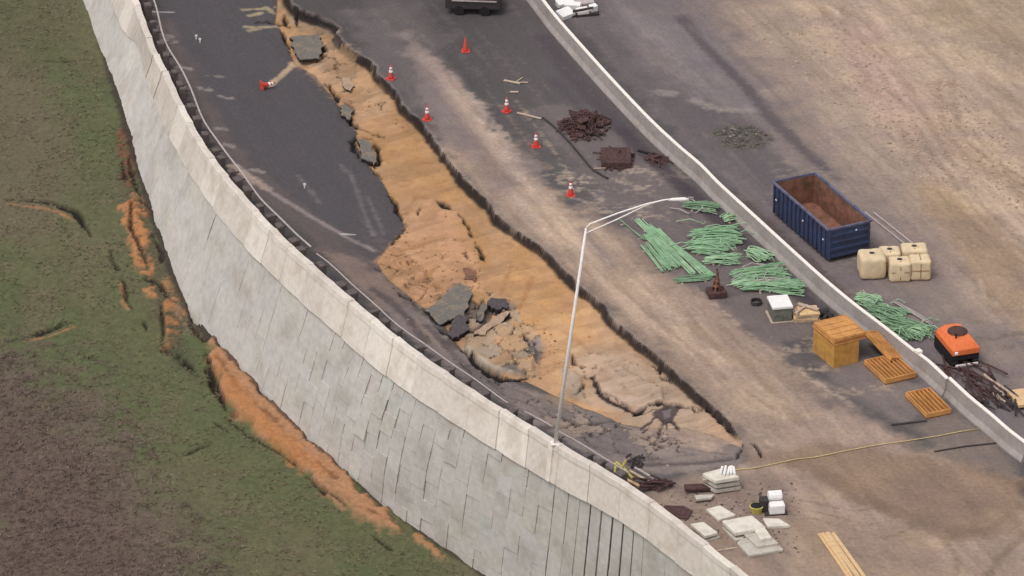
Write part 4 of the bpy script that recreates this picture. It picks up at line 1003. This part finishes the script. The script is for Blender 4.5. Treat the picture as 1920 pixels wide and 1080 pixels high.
bent_pile(1424, 480, 1.6, 1.2, 10, M_green2, 'loose open green hairpin bars close to the barrier', R(-45), .2)
bent_pile(1422, 517, 2.9, 1.3, 24, M_green, 'long green bent bar heap right of the brown stand', R(14), .4)
bent_pile(1450, 541, 3.1, 1.2, 26, M_green, 'bright green bent bar heap at the lower end of the stacks', R(4), .35)
bent_pile(1395, 534, 1.5, .8, 12, M_green2, 'low pale green bars just right of the brown stand foot', R(20), .2)
bent_pile(1626, 567, 1.3, 1.3, 16, M_green2, 'small bright green bar heap behind the barrier, uppermost', R(-25), .35)
bent_pile(1665, 592, 1.9, 1.6, 22, M_green3, 'dull green bar heap behind the barrier, in the middle', R(-35), .35)
bent_pile(1700, 618, 2.4, 1.8, 28, M_green3, 'dull green bar heap behind the barrier beside the orange machine', R(-38), .35)
bent_pile(1722, 628, 1.2, 1.0, 12, M_green2, 'pale green bundle end lying against the orange machine', R(-30), .4)
straight_bundle((1678,568), (1748,612), 6, .2, M_rail, 'pale grey bar bundle lying along the far side of the green heaps')

# ---- brown stand
p = V(1344, 556, 0); st = thing('steel_stand', (p.x, p.y, 0), .2, 'rust brown stand of upright bars on a block at the end of the green bars', 'stand')
mb = MB(); mb.box(0, .1, .18, .95, .8, .34); mb.build('stand_base', M_rust2, st, bevel=.04)
for k in range(6):
    mb = MB(); a_ = k*1.05; mb.tube([(.24*math.cos(a_), .1+.24*math.sin(a_), .3), (.07*math.cos(a_+2.4), .1+.07*math.sin(a_+2.4), 1.1+.09*k)], .055, 6); mb.build('upright_bar', M_rust2 if k % 2 else M_rust, st)
mb = MB(); mb.box(0, .1, .62, .42, .4, .1, .4); mb.box(0, .1, .9, .3, .3, .08, .9); mb.build('collar', M_rust, st, bevel=.02)

# ---- box with white lid
A, L, W, rz, sg = frame((1449, 605), (1483, 602), (1433, 590)); W = 1.3; L = 1.0
bx_ = thing('covered_crate', tuple(A), rz, 'grey wrapped crate with a bright white lid standing near the green bars', 'crate')
mb = MB(); mb.box(.5, sg*.6, .38, 1.0, 1.25, .74); mb.build('crate_body', M_boxg, bx_, bevel=.03)
mb = MB(); mb.box(.5, sg*.6, .83, 1.08, 1.32, .14); mb.build('lid', M_white, bx_, bevel=.025)
mb = MB(); mb.box(.5, sg*.6, -.0, 1.2, 1.4, .06); mb.build('pallet', M_wood2, bx_)
# ---- small pile of sawn blocks
p = V(1513, 600, 0); 
lp = thing('lumber_pile', (p.x, p.y, 0), .1, 'low pile of pale short boards right of the white lidded crate', 'lumber pile'); 
for k in range(4):
    mb = MB(); mb.box(random.gauss(0, .04), .15+random.gauss(0, .03), .07+.13*k, 1.35-.1*k, .95, .11, random.gauss(0, .08)); mb.build('board_layer', M_wood if k % 2 else M_wood2, lp, bevel=.01)
mb = MB(); mb.box(.1, .3, .62, .2, 1.2, .07, .9); mb.box(-.3, .1, .61, .12, 1.1, .06, -.7); mb.build('loose_board', M_wood2, lp)
# dark pieces near it
for x, y, w_, lb in ((1418, 570, .5, 'small dark coil of wire left of the white lidded crate'),):
    p = V(x, y, 0); mb = MB()
    for k in range(4): mb.tube([(p.x+.28*math.cos(a_), p.y+.28*math.sin(a_), .05+.05*k) for a_ in np.linspace(0, 6.28, 14)], .025, 5, cap=False)
    tag(mb.build('wire_coil', M_dark), lb, 'wire coil')
for i, (x, y, n_, lb) in enumerate(((1556, 594, 7, 'dark scrap steel against the barrier above the yellow forms'), (1580, 612, 7, 'small dark scrap heap touching the barrier beside the tall yellow form'))):
    p = V(x, y, 0); mb = MB()
    for k in range(n_): mb.box(p.x-.3+random.gauss(0, .16), p.y+random.gauss(0, .2), .1+random.random()*.15, random.uniform(.7, 1.1), .16, .12, random.random()*3, tilt=(random.uniform(-.3, .3), random.uniform(-.3, .3)))
    tag(mb.build('scrap_heap', M_dark), lb, 'scrap')

# ---- yellow formwork
A, L, W, rz, sg = frame((1563, 691), (1526.7, 660), (1611, 686.5)); H = 1.5; L = 2.1; W = 1.45
fm = thing('steel_formwork', tuple(A), rz, 'tall ochre steel formwork box with stacked ribbed panels on top, next to the barrier', 'formwork')
mb = MB(); mb.box(L/2, sg*.03, H*.43, L, .06, H*.86); mb.box(.03, sg*W/2, H*.43, .06, W-.13, H*.86); mb.box(L-.03, sg*W/2, H*.43, .06, W-.13, H*.86); mb.box(L/2, sg*(W-.03), H*.43, L, .06, H*.86); mb.build('form_wall', M_yel, fm)
for k in range(5):
    mb = MB(); zz_ = H*.86+.04+k*.075; hw = .02*(k % 2)
    yy = sg*(W*.5+.16+random.uniform(-.04, .04)); xx = L/2+random.uniform(-.04, .04)
    mb.box(xx, yy, zz_, L+.02, W+.35, .03)
    mb.box(xx, yy-(W+.3)/2, zz_+.02, L, .06, .06); mb.box(xx, yy+(W+.3)/2, zz_+.02, L, .06, .06)
    for j in range(5): mb.box(xx-L/2+.06+j*(L-.12)/4, yy, zz_+.03, .05, W+.28, .04)
    mb.build('ribbed_panel', M_yel2, fm)
def ribbed(name, near, along, wide, thick, z0, label, n=7, tx=0, ty=0, nribs=None):
    A, L, W, rz, sg = frame(near, along, wide)
    th = thing(name, (A.x, A.y, z0), rz, label, 'formwork', 'ribbed ochre steel form panels', rx=tx, ry=ty)
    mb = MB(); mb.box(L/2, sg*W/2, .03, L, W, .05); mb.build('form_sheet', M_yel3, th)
    mb = MB(); mb.box(L/2, sg*.03, thick/2+.056, L, .06, thick); mb.box(L/2, sg*(W-.03), thick/2+.056, L, .06, thick); mb.box(.03, sg*W/2, thick/2+.056, .06, W-.124, thick); mb.box(L-.03, sg*W/2, thick/2+.056, .06, W-.124, thick); mb.build('edge_frame', M_yel2, th)
    for k in range(1, n):
        mb = MB(); yy = sg*(W*k/n); mb.box(L/2, yy, thick/2+.05, L-.124, .05, thick*.8); mb.build('rib', M_yel2, th)
    return th
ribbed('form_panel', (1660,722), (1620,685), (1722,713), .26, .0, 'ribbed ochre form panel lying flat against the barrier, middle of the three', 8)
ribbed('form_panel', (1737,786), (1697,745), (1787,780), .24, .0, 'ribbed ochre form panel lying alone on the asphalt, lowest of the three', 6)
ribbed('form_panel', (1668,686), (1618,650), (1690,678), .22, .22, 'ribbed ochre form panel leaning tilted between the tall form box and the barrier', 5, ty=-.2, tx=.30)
mb = MB(); a, b = V(1672, 798, 0), V(1738, 790, 0); mb.tube([(a.x, a.y, .04), (b.x, b.y, .04)], .05, 6); tag(mb.build('steel_pipe', M_dark), 'dark pipe lying at the foot of the lowest ochre panel', 'pipe')
mb = MB(); a, b = V(1752, 848, 0), V(1868, 832, 0); mb.tube([(a.x, a.y, .04), ((a.x+b.x)/2, (a.y+b.y)/2+.1, .04), (b.x, b.y, .04)], .04, 6); tag(mb.build('steel_bar', M_dark), 'long dark bar lying on the dirt below the yellow rope', 'bar')

# ---- orange tracked machine
A, L, W, rz, sg = frame((1787, 692), (1754, 652), (1834, 685)); L = 2.5; W = 1.35
mc = thing('tracked_machine', tuple(A), rz, 'compact orange tracked machine with a dark round top parked behind the barrier', 'machine')
for yy in (.12, W-.12):
    mb = MB(); mb.prism([(0.1,0),(L-.1,0),(L,.15),(L,.3),(L-.1,.42),(.1,.42),(0,.3),(0,.15)], -.16, .16)
    mb.v = [(v[0]-0., sg*yy+v[2], v[1]+.0) for v in mb.v]; mb.build('track', M_black, mc, bevel=.02)
mb = MB(); mb.box(L/2, sg*W/2, .56, L-.05, W+.1, .3); mb.build('chassis', M_black, mc, bevel=.03)
hx = [(-.02, -.06), (L*.92, -.06), (L+.02, W*.2), (L+.02, W*.8), (L*.92, W+.06), (-.02, W+.06)]
mb = MB(); n_ = len(hx)
vs = [(x, sg*y, .72) for x, y in hx]+[(x, sg*y, 1.02) for x, y in hx]+[(L/2+(x-L/2)*.78, sg*(W/2+(y-W/2)*.72), 1.32) for x, y in hx]
fsx = [tuple(range(n_-1, -1, -1)), tuple(2*n_+i for i in range(n_))]+[(l*n_+i, l*n_+(i+1) % n_, (l+1)*n_+(i+1) % n_, (l+1)*n_+i) for l in (0, 1) for i in range(n_)]
mb.add(vs, fsx); mb.build('hood', M_orange, mc, bevel=.04)
mb = MB(); mb.lathe([(.52, 1.3), (.52, 1.36), (.44, 1.42), (.2, 1.44), (.05, 1.44)], cx=L*.55, cy=sg*W*.55, n=20); mb.build('round_cover', M_rust2, mc, smooth=False)
mb = MB(); mb.tube([(L*.3, sg*W*.3, 1.3), (L*.3, sg*W*.3, 1.55)], .05, 8); mb.build('exhaust', M_black, mc)
mb = MB(); mb.box(-.14, sg*W/2, .22, .06, W*.9, .1); mb.build('bumper', M_galv, mc, bevel=.01)
mb = MB(); mb.box(-.05, sg*.12, .9, .1, .16, .12); mb.build('headlight', M_conew, mc)

# ---- debris right of the barrier, bottom
def sticks(name, pxy, n, ln, m, label, cat, wx=.5, wy=.5, ang=None, r=.05, h=.25):
    p = V(*pxy, 0); mb = MB(); g = ground_z(p.x, p.y)
    for k in range(n):
        a_ = (ang if ang is not None else random.random()*3.14)+random.gauss(0, .25); l = random.uniform(.5, 1)*ln/2
        x, y = p.x+random.uniform(-wx, wx), p.y+random.uniform(-wy, wy); zz_ = g+.04+random.random()*h
        dz_ = random.uniform(-.12, .12)
        mb.tube([(x-math.cos(a_)*l, y-math.sin(a_)*l, max(g+.03, zz_-dz_)), (x, y, zz_+random.random()*.05), (x+math.cos(a_)*l, y+math.sin(a_)*l, max(g+.03, zz_+dz_))], r*random.uniform(.6, 1.2), 5)
    return tag(mb.build(name, m), label, cat)
rdang = math.atan2(rd[1], rd[0])
sticks('steel_scrap', (1790, 700), 14, 2.0, M_rust2, 'rusty steel scrap strewn below the orange machine', 'scrap', .9, 1.0, rdang)
sticks('steel_scrap', (1838, 722), 22, 2.2, M_rust2, 'dark tangled steel scrap behind the lower barrier section', 'scrap', .8, 1.8, rdang)
sticks('steel_scrap', (1872, 755), 18, 1.6, M_dark, 'dark grey scrap bars beside the pale timber at the right edge', 'scrap', .9, 1.0, rdang)
sticks('pale_offcuts', (1850, 748), 7, 1.4, M_wood2, 'pale short offcuts mixed in the scrap near the right edge', 'offcuts', .7, .7, rdang, .06)
A, L, W, rz, sg = frame((1910, 770), (1888, 742), (1960, 762)); tb = thing('timber_sheet', (A.x, A.y, .12), rz, 'pale timber sheet cut by the right edge of the picture', 'timber')
mb = MB(); mb.box(L/2, sg*W/2, .1, L, W, .16); mb.build('sheet', M_wood, tb, bevel=.01)
mb = MB(); mb.box(L/2, sg*W/2, -.04, .1, W, .1); mb.build('bearer', M_wood2, tb)
for k, (a, b) in enumerate((((1868,728),(1915,760)), ((1845,712),(1875,735)))):
    a, b = V(*a, 0), V(*b, 0); mb = MB(); mb.tube([(a.x, a.y, .3), (b.x, b.y, .25)], .06, 6); tag(mb.build('wood_post', M_wood2), ['upper pale post lying beside the timber sheet', 'short pale post lying above the scrap tangle'][k], 'post')

# ---- pale slabs bottom right
SL = 'pale cast slabs in the lower right'
def slab(corn, ztop, thick, label, m=None, notch=False, name='concrete_slab'):
    pts = [V(x, y, ztop) for x, y in corn]; c = sum(pts, Vector())/len(pts)
    th = bpy.data.meshes.new(name)
    mb = MB(); out = [(p.x-c.x, p.y-c.y) for p in pts]
    ar = sum(out[i][0]*out[(i+1) % len(out)][1]-out[(i+1) % len(out)][0]*out[i][1] for i in range(len(out)))
    if ar < 0: out = out[::-1]
    mb.prism(out, -thick, 0); o = mb.build(name, m or M_foam, bevel=.035, seg=2); o.location = (c.x, c.y, ztop)
    tag(o, label, 'slab', SL); return o
slab([(1317,905),(1341,919),(1390,912),(1362,895)], .2, .2, 'bottom slab of the three tier stack at the top of the slab yard', M_foam2)
slab([(1318,896),(1342,910),(1388,903),(1361,886)], .50, .2, 'middle slab of the three tier stack', M_foam2)
slab([(1317,887),(1341,901),(1387,894),(1360,876)], .82, .2, 'top white slab of the three tier stack')
for zc, nm in ((.25, 'lower'), (.57, 'upper')):
    for (x, y), sd_ in (((1332, 903-zc*8), 'left'), ((1368, 898-zc*8), 'right')):
        p = V(x, y, zc); mb = MB(); mb.box(0, 0, 0, .8, .12, .1 if zc < .3 else .1, .3); o = mb.build('timber_spacer', M_wood2); o.location = (p.x, p.y, zc); tag(o, sd_+' timber spacer in the '+nm+' gap of the three tier stack', 'timber', 'timber spacers between the stacked slabs')
p = V(1364, 884, .85); mb = MB()
for k in range(5): mb.tube([(-.35+.17*k, -.3+random.gauss(0, .06), .07), (-.25+.17*k+random.gauss(0, .06), .35, .07+.04*(k % 2))], .065, 8)
o = mb.build('white_pipes', M_white); o.location = (p.x, p.y, .83); tag(o, 'white short pipes lying on the three tier stack', 'pipes')
slab([(1302,928),(1306,936),(1334,933),(1340,926)], .14, .14, 'thin grey slab left of the foot of the three tier stack', M_foam2)
slab([(1324,954),(1348,974),(1380,965),(1350,947)], .16, .16, 'single pale slab just below the three tier stack')
slab([(1298,990),(1324,1013),(1350,1006),(1322,986)], .14, .14, 'grey lower slab of the pair nearest the wall', M_foam2)
slab([(1294,982),(1322,1005),(1346,998),(1319,978)], .40, .16, 'pinkish upper slab of the pair nearest the wall')
slab([(1354,988),(1379,1013),(1420,1004),(1400,980)], .16, .16, 'lower slab under the largest white slab', M_foam2)
slab([(1354,976),(1378,999),(1436,988),(1410,966)], .48, .2, 'largest white slab on top in the centre of the slab yard')
slab([(1430,971),(1439,987),(1482,985),(1461,972)], .16, .16, 'long narrow pale slab on the right of the slab yard')
slab([(1415,994),(1426,1011),(1447,1007),(1433,987),(1420,982)], .46, .16, 'small pale slab on top to the right of the largest white slab')
slab([(1395,1001),(1420,1024),(1460,1018),(1436,996)], .30, .14, 'middle grey slab of the stepped lower stack', M_foam2)
slab([(1382,1017),(1404,1041),(1469,1030),(1455,1014),(1398,1003)], .16, .16, 'lowest wide grey slab at the bottom of the slab yard', M_foam2)
mb = MB(); a, b = V(1345, 1034, 0), V(1382, 1028, 0); mb.tube([(a.x, a.y, .04), (b.x, b.y, .04)], .045, 6); tag(mb.build('timber_strip', M_wood2), 'thin timber strip left of the lowest slab', 'timber')
p = V(1270, 962, 0); mb = MB(); mb.prism([(-.85, -.5), (.5, -.65), (.75, .1), (.3, .55), (-.6, .6)], 0, .05); o = mb.build('rusty_plate', M_rust2); o.location = (p.x, p.y, .03); tag(o, 'flat dark red brown plate lying beside the wall top', 'plate')
mb = MB(); p = V(1322, 917, 0); mb.box(0, 0, .1, 1.4, .5, .14, .1); o = mb.build('dark_timber', M_rust2, bevel=.02); o.location = (p.x-.3, p.y, 0); tag(o, 'dark brown timber sticking out left under the three tier stack', 'timber')
# tyre / bucket and white pump
p = V(1418, 960, 0); bk = thing('bucket', (p.x, p.y, 0), 0, 'dark open bucket with a yellow rim next to the white pump', 'bucket')
mb = MB(); mb.lathe([(.25, 0), (.31, .3)], n=16); mb.build('bucket_body', M_safety, bk, smooth=False)
mb = MB(); mb.lathe([(.32, .29), (.34, .31), (.34, .35), (.31, .36)], n=16); mb.build('rim', M_safety, bk)
mb = MB(); mb.lathe([(.29, .33), (.29, .37)], n=16); mb.build('contents', M_black, bk)
p = V(1454, 962, 0); pm = thing('pump_unit', (p.x, p.y, 0), .15, 'white two part pump with a dark motor at the right of the bucket', 'pump')
mb = MB(); mb.box(.05, 0, .3, .75, .5, .5); mb.build('pump_casing', M_white, pm, bevel=.08, seg=3)
mb = MB(); mb.tube([(-.3, .4, .75), (.35, .4, .75)], .24, 12); mb.build('tank', M_white, pm)
mb = MB(); mb.box(-.5, .35, .35, .4, .5, .6); mb.build('motor', M_dark, pm, bevel=.03)
mb = MB(); mb.box(0, .2, .03, 1.1, .9, .06); mb.build('skid_frame', M_dark, pm)
# lumber boards
a0, a1 = V(1532, 1004, 0), V(1592, 1092, 0)
d = (a1-a0); L = d.length; rz = math.atan2(d.y, d.x)
BL = 'sawn boards at the bottom edge'
for k in range(6):
    row, colm = divmod(k, 4)
    oo = .13+.21*colm+(.1 if row else 0)
    mb = MB(); mb.box(L/2, 0, 0, L+random.uniform(-.2, .2), .19, .07); o = mb.build('timber_board', M_wood, bevel=.008)
    n = Vector((-math.sin(rz), math.cos(rz), 0)); q = a0+n*oo; o.location = (q.x, q.y, .05+.075*row); o.rotation_euler = (0, 0, rz+random.gauss(0, .006))
    tag(o, ['leftmost sawn board of the bottom layer near the bottom edge', 'second sawn board from the left in the bottom layer', 'third sawn board from the left in the bottom layer', 'rightmost sawn board of the bottom layer', 'left upper sawn board lying on the bottom layer', 'right upper sawn board lying on the bottom layer'][k], 'board', BL)

# yellow rope across the dirt
rp = [(1322,888),(1360,884),(1410,879),(1450,872),(1490,864),(1530,858),(1580,848),(1640,838),(1700,828),(1760,818),(1800,812),(1836,806)]
pts = [V(x, y, 0) for x, y in rp]; mb = MB(); mb.tube([(p.x, p.y+.05*math.sin(i*2.), ground_z(p.x, p.y)+.06) for i, p in enumerate(pts)], .024, 6)
tag(mb.build('yellow_rope', M_rope, smooth=True), 'thin yellow rope stretched over the dirt from the slab stack to the barrier', 'rope')
# dark hose
for k, (rp, lb) in enumerate((([(1018,222),(1040,240),(1062,262),(1078,280),(1092,297),(1110,318),(1125,328),(1140,336)], 'long dark hose lying left of the rusty piles'),)):
    pts = smooth_line([tuple(V(x, y, 0)) for x, y in rp], 4); mb = MB(); mb.tube([(p[0], p[1], ground_z(p[0], p[1])+.05) for p in pts], .065, 6); tag(mb.build('hose', M_dark, smooth=True), lb, 'hose')
# rusty piles
def rust_heap(cx, cy, wx, wy, n, label, h=.5):
    p = V(cx, cy, 0); g = ground_z(p.x, p.y); mb = MB()
    for k in range(n):
        a_ = random.random()*3.14; rr = random.random()**.6; t = random.random()*6.28
        x, y = rr*wx/2*math.cos(t), rr*wy/2*math.sin(t); l = random.uniform(.25, .7); zz_ = h*(1-rr)*random.random()+.06
        if k % 3: mb.tube([(x-math.cos(a_)*l, y-math.sin(a_)*l, max(.04, zz_-.1)), (x, y, zz_+.08), (x+math.cos(a_)*l, y+math.sin(a_)*l, max(.04, zz_-.05))], .035, 5)
        else: mb.box(x, y, zz_, l, l*.7, .06, a_, tilt=(random.gauss(0, .25), random.gauss(0, .25)))
    o = mb.build('rusty_scrap_heap', M_rust2); o.location = (p.x, p.y, g); tag(o, label, 'scrap', 'rusty steel heaps beside the barrier')
rust_heap(1097, 238, 2.6, 3.6, 110, 'largest dark rusty heap of tangled steel, uppermost', .7)
rust_heap(1155, 300, 1.6, 2.2, 60, 'small squarish rusty heap below the largest one', .45)
rust_heap(1232, 300, .9, .8, 16, 'tiny rusty scrap heap near the barrier foot', .25)
p = V(1155, 302, 0); mb = MB(); mb.box(0, 0, .2, 1.65, 1.9, .36); o = mb.build('mesh_mat_stack', M_rust2, bevel=.03); o.location = (p.x, p.y, 0); tag(o, 'dark rusty square stack under the small rusty heap', 'steel stack')
mb = MB(); a, b = V(1196, 284, 0), V(1226, 292, 0); mb.tube([(a.x, a.y, .06), (b.x, b.y, .06)], .07, 6); tag(mb.build('steel_bar', M_black), 'short black bar between the small rusty heap and barrier', 'bar')
# loose boards
def board(a, b, label, wd=.12, m=None, name='loose_board', th=.05):
    A, B = V(*a, 0), V(*b, 0); d = B-A; g = ground_z((A.x+B.x)/2, (A.y+B.y)/2)
    mb = MB(); mb.box(0, 0, 0, d.length, wd, th, 0); o = mb.build(name, m or M_wood2, bevel=.006); o.location = ((A.x+B.x)/2, (A.y+B.y)/2, g+th/2+.03); o.rotation_euler = (0, 0, math.atan2(d.y, d.x)); tag(o, label, 'board')
board((970,213), (1015,224), 'pale board lying between a cone and the dark hose')
board((1108,318), (1140,316), 'thin pale stick beside the foot of the dark hose', .06)
board((945,152), (975,158), 'thicker pale splinter, left half of the forked debris above a cone', .16); board((968,156), (990,156), 'thin pale splinter, right half of the forked debris', .08); board((968,155), (980,147), 'tiny pale upper prong of the forked debris', .06)
board((956,174), (972,174), 'small pale flake just below the forked debris', .14)
# survey marks: tiny white stakes on the sunken slab
for x, y, lb in ((368,73,'tiny white marker stake on the upper sunken slab'), (375,79,'second tiny white stake right beside the upper one'), (571,350,'tiny white marker stake in the middle of the sunken slab')):
    p = V(x, y, -.4); g = ground_z(p.x, p.y); mb = MB(); mb.box(0, 0, .12, .06, .06, .24); mb.box(0, 0, .22, .14, .05, .1); o = mb.build('marker_stake', M_white); o.location = (p.x, p.y, g); tag(o, lb, 'stake', 'white marker stakes on the sunken slab')

# ---- yellow jack and dark debris by the wall top
p = V(1168, 884, 0); g = ground_z(p.x, p.y); yt = thing('yellow_jack', (p.x, p.y, g), -.5, 'yellow hand tool with a forked end propped behind the wall top', 'tool')
mb = MB(); mb.tube([(-.5, .25, .45), (.1, .05, .3), (.7, -.25, .1)], .07, 8); mb.build('handle', M_safety, yt)
mb = MB(); mb.tube([(-.1, .0, .3), (.05, .2, .75)], .06, 8); mb.tube([(-.5, .2, .45), (-.3, -.3, .2)], .06, 8); mb.build('fork', M_safety, yt)
board((1170,894), (1200,908), 'yellowish board lying just behind the wall top', .16, M_wood, th=.08); board((1180,878), (1216,898), 'pinkish board right of the yellow tool', .12, M_wood2, th=.08)
board((1190,872), (1226,892), 'grey narrow board uppermost of the three by the yellow tool', .1, M_rail, th=.08)
sticks('dark_scrap', (1228, 910), 26, 1.0, M_rust2, 'dark brown scrap bundle on the ground right of the boards', 'scrap', .65, .4, .1, .05, .3)
sticks('dark_scrap', (1192, 864), 12, .7, M_dark, 'dark grey tangled scrap above the yellow tool', 'scrap', .35, .45, None, .06, .3)

# ---- dark trailer at the top edge
p0 = V(838, 28, 0); tr = thing('dark_trailer', (p0.x, p0.y, 0), -.08, 'dark low trailer cut off by the top edge of the picture', 'trailer')
mb = MB(); mb.box(1.5, 1.1, .75, 3.2, 2.2, .7); mb.build('trailer_body', M_dark, tr, bevel=.05)
mb = MB(); mb.box(1.6, -.02, .95, 2.6, .06, .07); mb.box(1.4, .4, 1.13, 2.2, .08, .06, .1); mb.build('side_rail', M_rail, tr)
for xx in (.7, 2.2):
    mb = MB(); mb.tube([(xx, -.02, .3), (xx, .2, .3)], .3, 14); mb.build('wheel', M_black, tr)
# ---- white broken plant behind the barrier at the top
p0 = V(1083, 30, 0); wp = thing('white_machine_wreck', (p0.x, p0.y, 0), .1, 'jumbled white and grey machine parts on the ground behind the barrier at the top edge', 'machine parts')
for (x, y, z_, a, b, c, r_, m_) in ((-.7, .0, .2, .9, .8, .3, .5, M_white), (-.2, .7, .35, 1.0, .4, .35, -.4, M_white), (.3, .1, .25, .7, .5, .3, .2, M_galv), (.95, .3, .3, .45, .35, .5, .4, M_white), (.5, 1.1, .3, 1.2, .5, .3, 0, M_rail), (-.6, 1.3, .25, 1.0, .6, .4, .3, M_white)):
    mb = MB(); mb.box(x, y, z_, a, b, c, r_, tilt=(.15, -.1)); mb.build('cover_part', m_, wp, bevel=.05)
mb = MB(); mb.box(.1, .4, .08, 2.2, 1.2, .14, .1); mb.tube([(-.3, -.2, .4), (.9, 0, .5)], .07, 6); mb.build('base_frame', M_dark, wp)

# ================================================================== broken asphalt blocks in the slide
BG = 'broken asphalt blocks lying in the sand'
random.seed(5)
def block(corn, zt_, thick, label, m=M_asph, rim=True, tilt=(0, 0)):
    pts = [V(x, y, zt_) for x, y in corn]; c = sum(pts, Vector())/len(pts)
    zt_ -= .08; thick *= .7
    th = thing('asphalt_block', (c.x, c.y, zt_), 0, label, 'asphalt block', BG)
    out0 = [(p.x-c.x, p.y-c.y) for p in pts]; out = []
    for i in range(len(out0)):
        a, b = out0[i], out0[(i+1) % len(out0)]
        for k in range(5): t = k/5; out.append((a[0]+(b[0]-a[0])*t+random.gauss(0, .06), a[1]+(b[1]-a[1])*t+random.gauss(0, .06)))
    ar = sum(out[i][0]*out[(i+1) % len(out)][1]-out[(i+1) % len(out)][0]*out[i][1] for i in range(len(out)))
    if ar < 0: out = out[::-1]
    mb = MB(); mb.prism(out, -.06, 0); o1 = mb.build('slab_top', m, th)
    mb = MB(); mb.prism([(x*.985, y*.985) for x, y in out], -thick, -.063); o2 = mb.build('slab_underside', M_asphd, th)
    th.rotation_euler = (tilt[0], tilt[1], 0); return th
block([(798,575),(862,529),(886,548),(866,590),(822,602)], -.45, .3, 'large flat grey asphalt block lying in the middle of the slide', tilt=(.03, -.05))
block([(843,612),(855,590),(874,594),(878,612),(862,626),(842,625)], -.40, .45, 'dark chunky block just below the large flat one', mat('dark_asphalt', lin(84,76,78), .9, 5, .2, .02, 9), tilt=(.1, 0))
block([(913,570),(918,558),(950,556),(954,570),(930,577)], -.35, .35, 'small dark block uppermost of the chunks right of the large flat one', MATS['dark_asphalt'], tilt=(.0, .1))
block([(893,598),(905,565),(912,568),(905,598)], -.35, .3, 'narrow upright strip of asphalt between chunks', tilt=(0, .15))
block([(888,622),(940,586),(955,582),(952,590),(905,622)], -.25, .4, 'long narrow pinkish block tilted over a dark gap', mat('dusty_asphalt', lin(172,146,126), .9, 5, .12, .02, 9, stain=lin(140,122,106), stain_amt=.6), tilt=(.1, .1))
block([(545,66),(598,62),(604,84),(598,106),(562,108),(552,92)], -.35, .3, 'grey asphalt block stranded in sand near the top of the slide')
block([(670,255),(690,262),(708,296),(700,306),(680,292)], -.45, .35, 'slim grey block with dark outline caught at the slab edge')
block([(638,196),(650,192),(662,210),(656,222),(640,212)], -.45, .3, 'small grey block wedged at the slab edge above the slim one')
block([(640,143),(655,143),(664,158),(656,166),(644,160)], -.4, .2, 'tiny brownish grey lump half buried in the upper sand', MATS['dusty_asphalt'])
block([(868,502),(880,500),(896,508),(893,522),(876,520)], -.5, .2, 'reddish brown clod lying above the large flat block', M_rust)

# ================================================================== clods and rubble (uncountable)
def clods(name, n, polys, smin, smax, cols, label, cat):
    mb = MB(); cnt = 0
    while cnt < n:
        pl = polys[random.randrange(len(polys))]; xa = [q[0] for q in pl]; ya = [q[1] for q in pl]
        x, y = random.uniform(min(xa), max(xa)), random.uniform(min(ya), max(ya))
        if not in_poly(np.array([x]), np.array([y]), pl)[0]: continue
        p = P(x, y, 0); g = ground_z(p[0], p[1])
        if g < -.15:
            p = P(x, y, g); g = ground_z(p[0], p[1])
        s_ = random.uniform(smin, smax)*random.random()**.7+smin*.3; c = np.array(lin(*cols[random.randrange(len(cols))]))*random.uniform(.85, 1.1)
        vs = []
        for d in ((1,0,0),(0,1,0),(-1,0,0),(0,-1,0),(0,0,.8),(0,0,-.4),(.7,.7,.4),(-.7,.7,.3),(-.7,-.7,.4),(.7,-.7,.3)):
            k = s_*random.uniform(.7, 1.2); vs.append((p[0]+d[0]*k, p[1]+d[1]*k, g+.2*s_+d[2]*k))
        mb.add(vs, [(0,6,4),(6,1,4),(1,7,4),(7,2,4),(2,8,4),(8,3,4),(3,9,4),(9,0,4),(0,5,6),(6,5,1),(1,5,7),(7,5,2),(2,5,8),(8,5,3),(3,5,9),(9,5,0)], tuple(c)); cnt += 1
    return tag(mb.build(name, M_clod), label, cat, kind='stuff')
TC = [(180,156,140), (168,144,126), (158,134,118), (192,168,150)]
clods('dirt_clods', 1300, [[(1400,40),(1560,20),(1780,250),(1760,330),(1640,300)], [(1740,150),(1790,150),(1920,300),(1920,400),(1780,330)], [(1600,40),(1700,200),(1800,360),(1700,330),(1590,160)]], .03, .09, TC, 'loose dirt clods scattered over the dirt right of the barrier', 'clods')
clods('sand_clods', 700, [[(600,100),(700,150),(900,420),(1100,600),(1250,730),(1100,740),(900,600),(760,400)], [(705,490),(760,430),(900,450),(900,560),(790,575)], [(860,600),(1010,600),(1100,700),(1000,720)]], .02, .08, [(196,150,104), (176,130,88), (206,166,126), (150,112,80)], 'loose sand clods and crumbs on the slide', 'clods')
clods('asphalt_crumbs', 500, [[(720,560),(800,590),(900,690),(1050,750),(1200,800),(1390,840),(1250,880),(1100,830),(840,680)], [(1200,930),(1500,900),(1500,1050),(1330,1020)]], .02, .09, [(110,98,96), (150,134,126), (80,72,74), (170,150,136)], 'crumbled asphalt fragments on the buckled edge strip', 'crumbs')
clods('gravel_heap', 260, [[(1338,252),(1365,240),(1415,240),(1450,262),(1415,280),(1360,280)]], .04, .13, [(100,96,88), (120,112,104), (84,80,76)], 'grey gravel spill on the asphalt behind the barrier', 'gravel')
print('objects', len(bpy.data.objects))
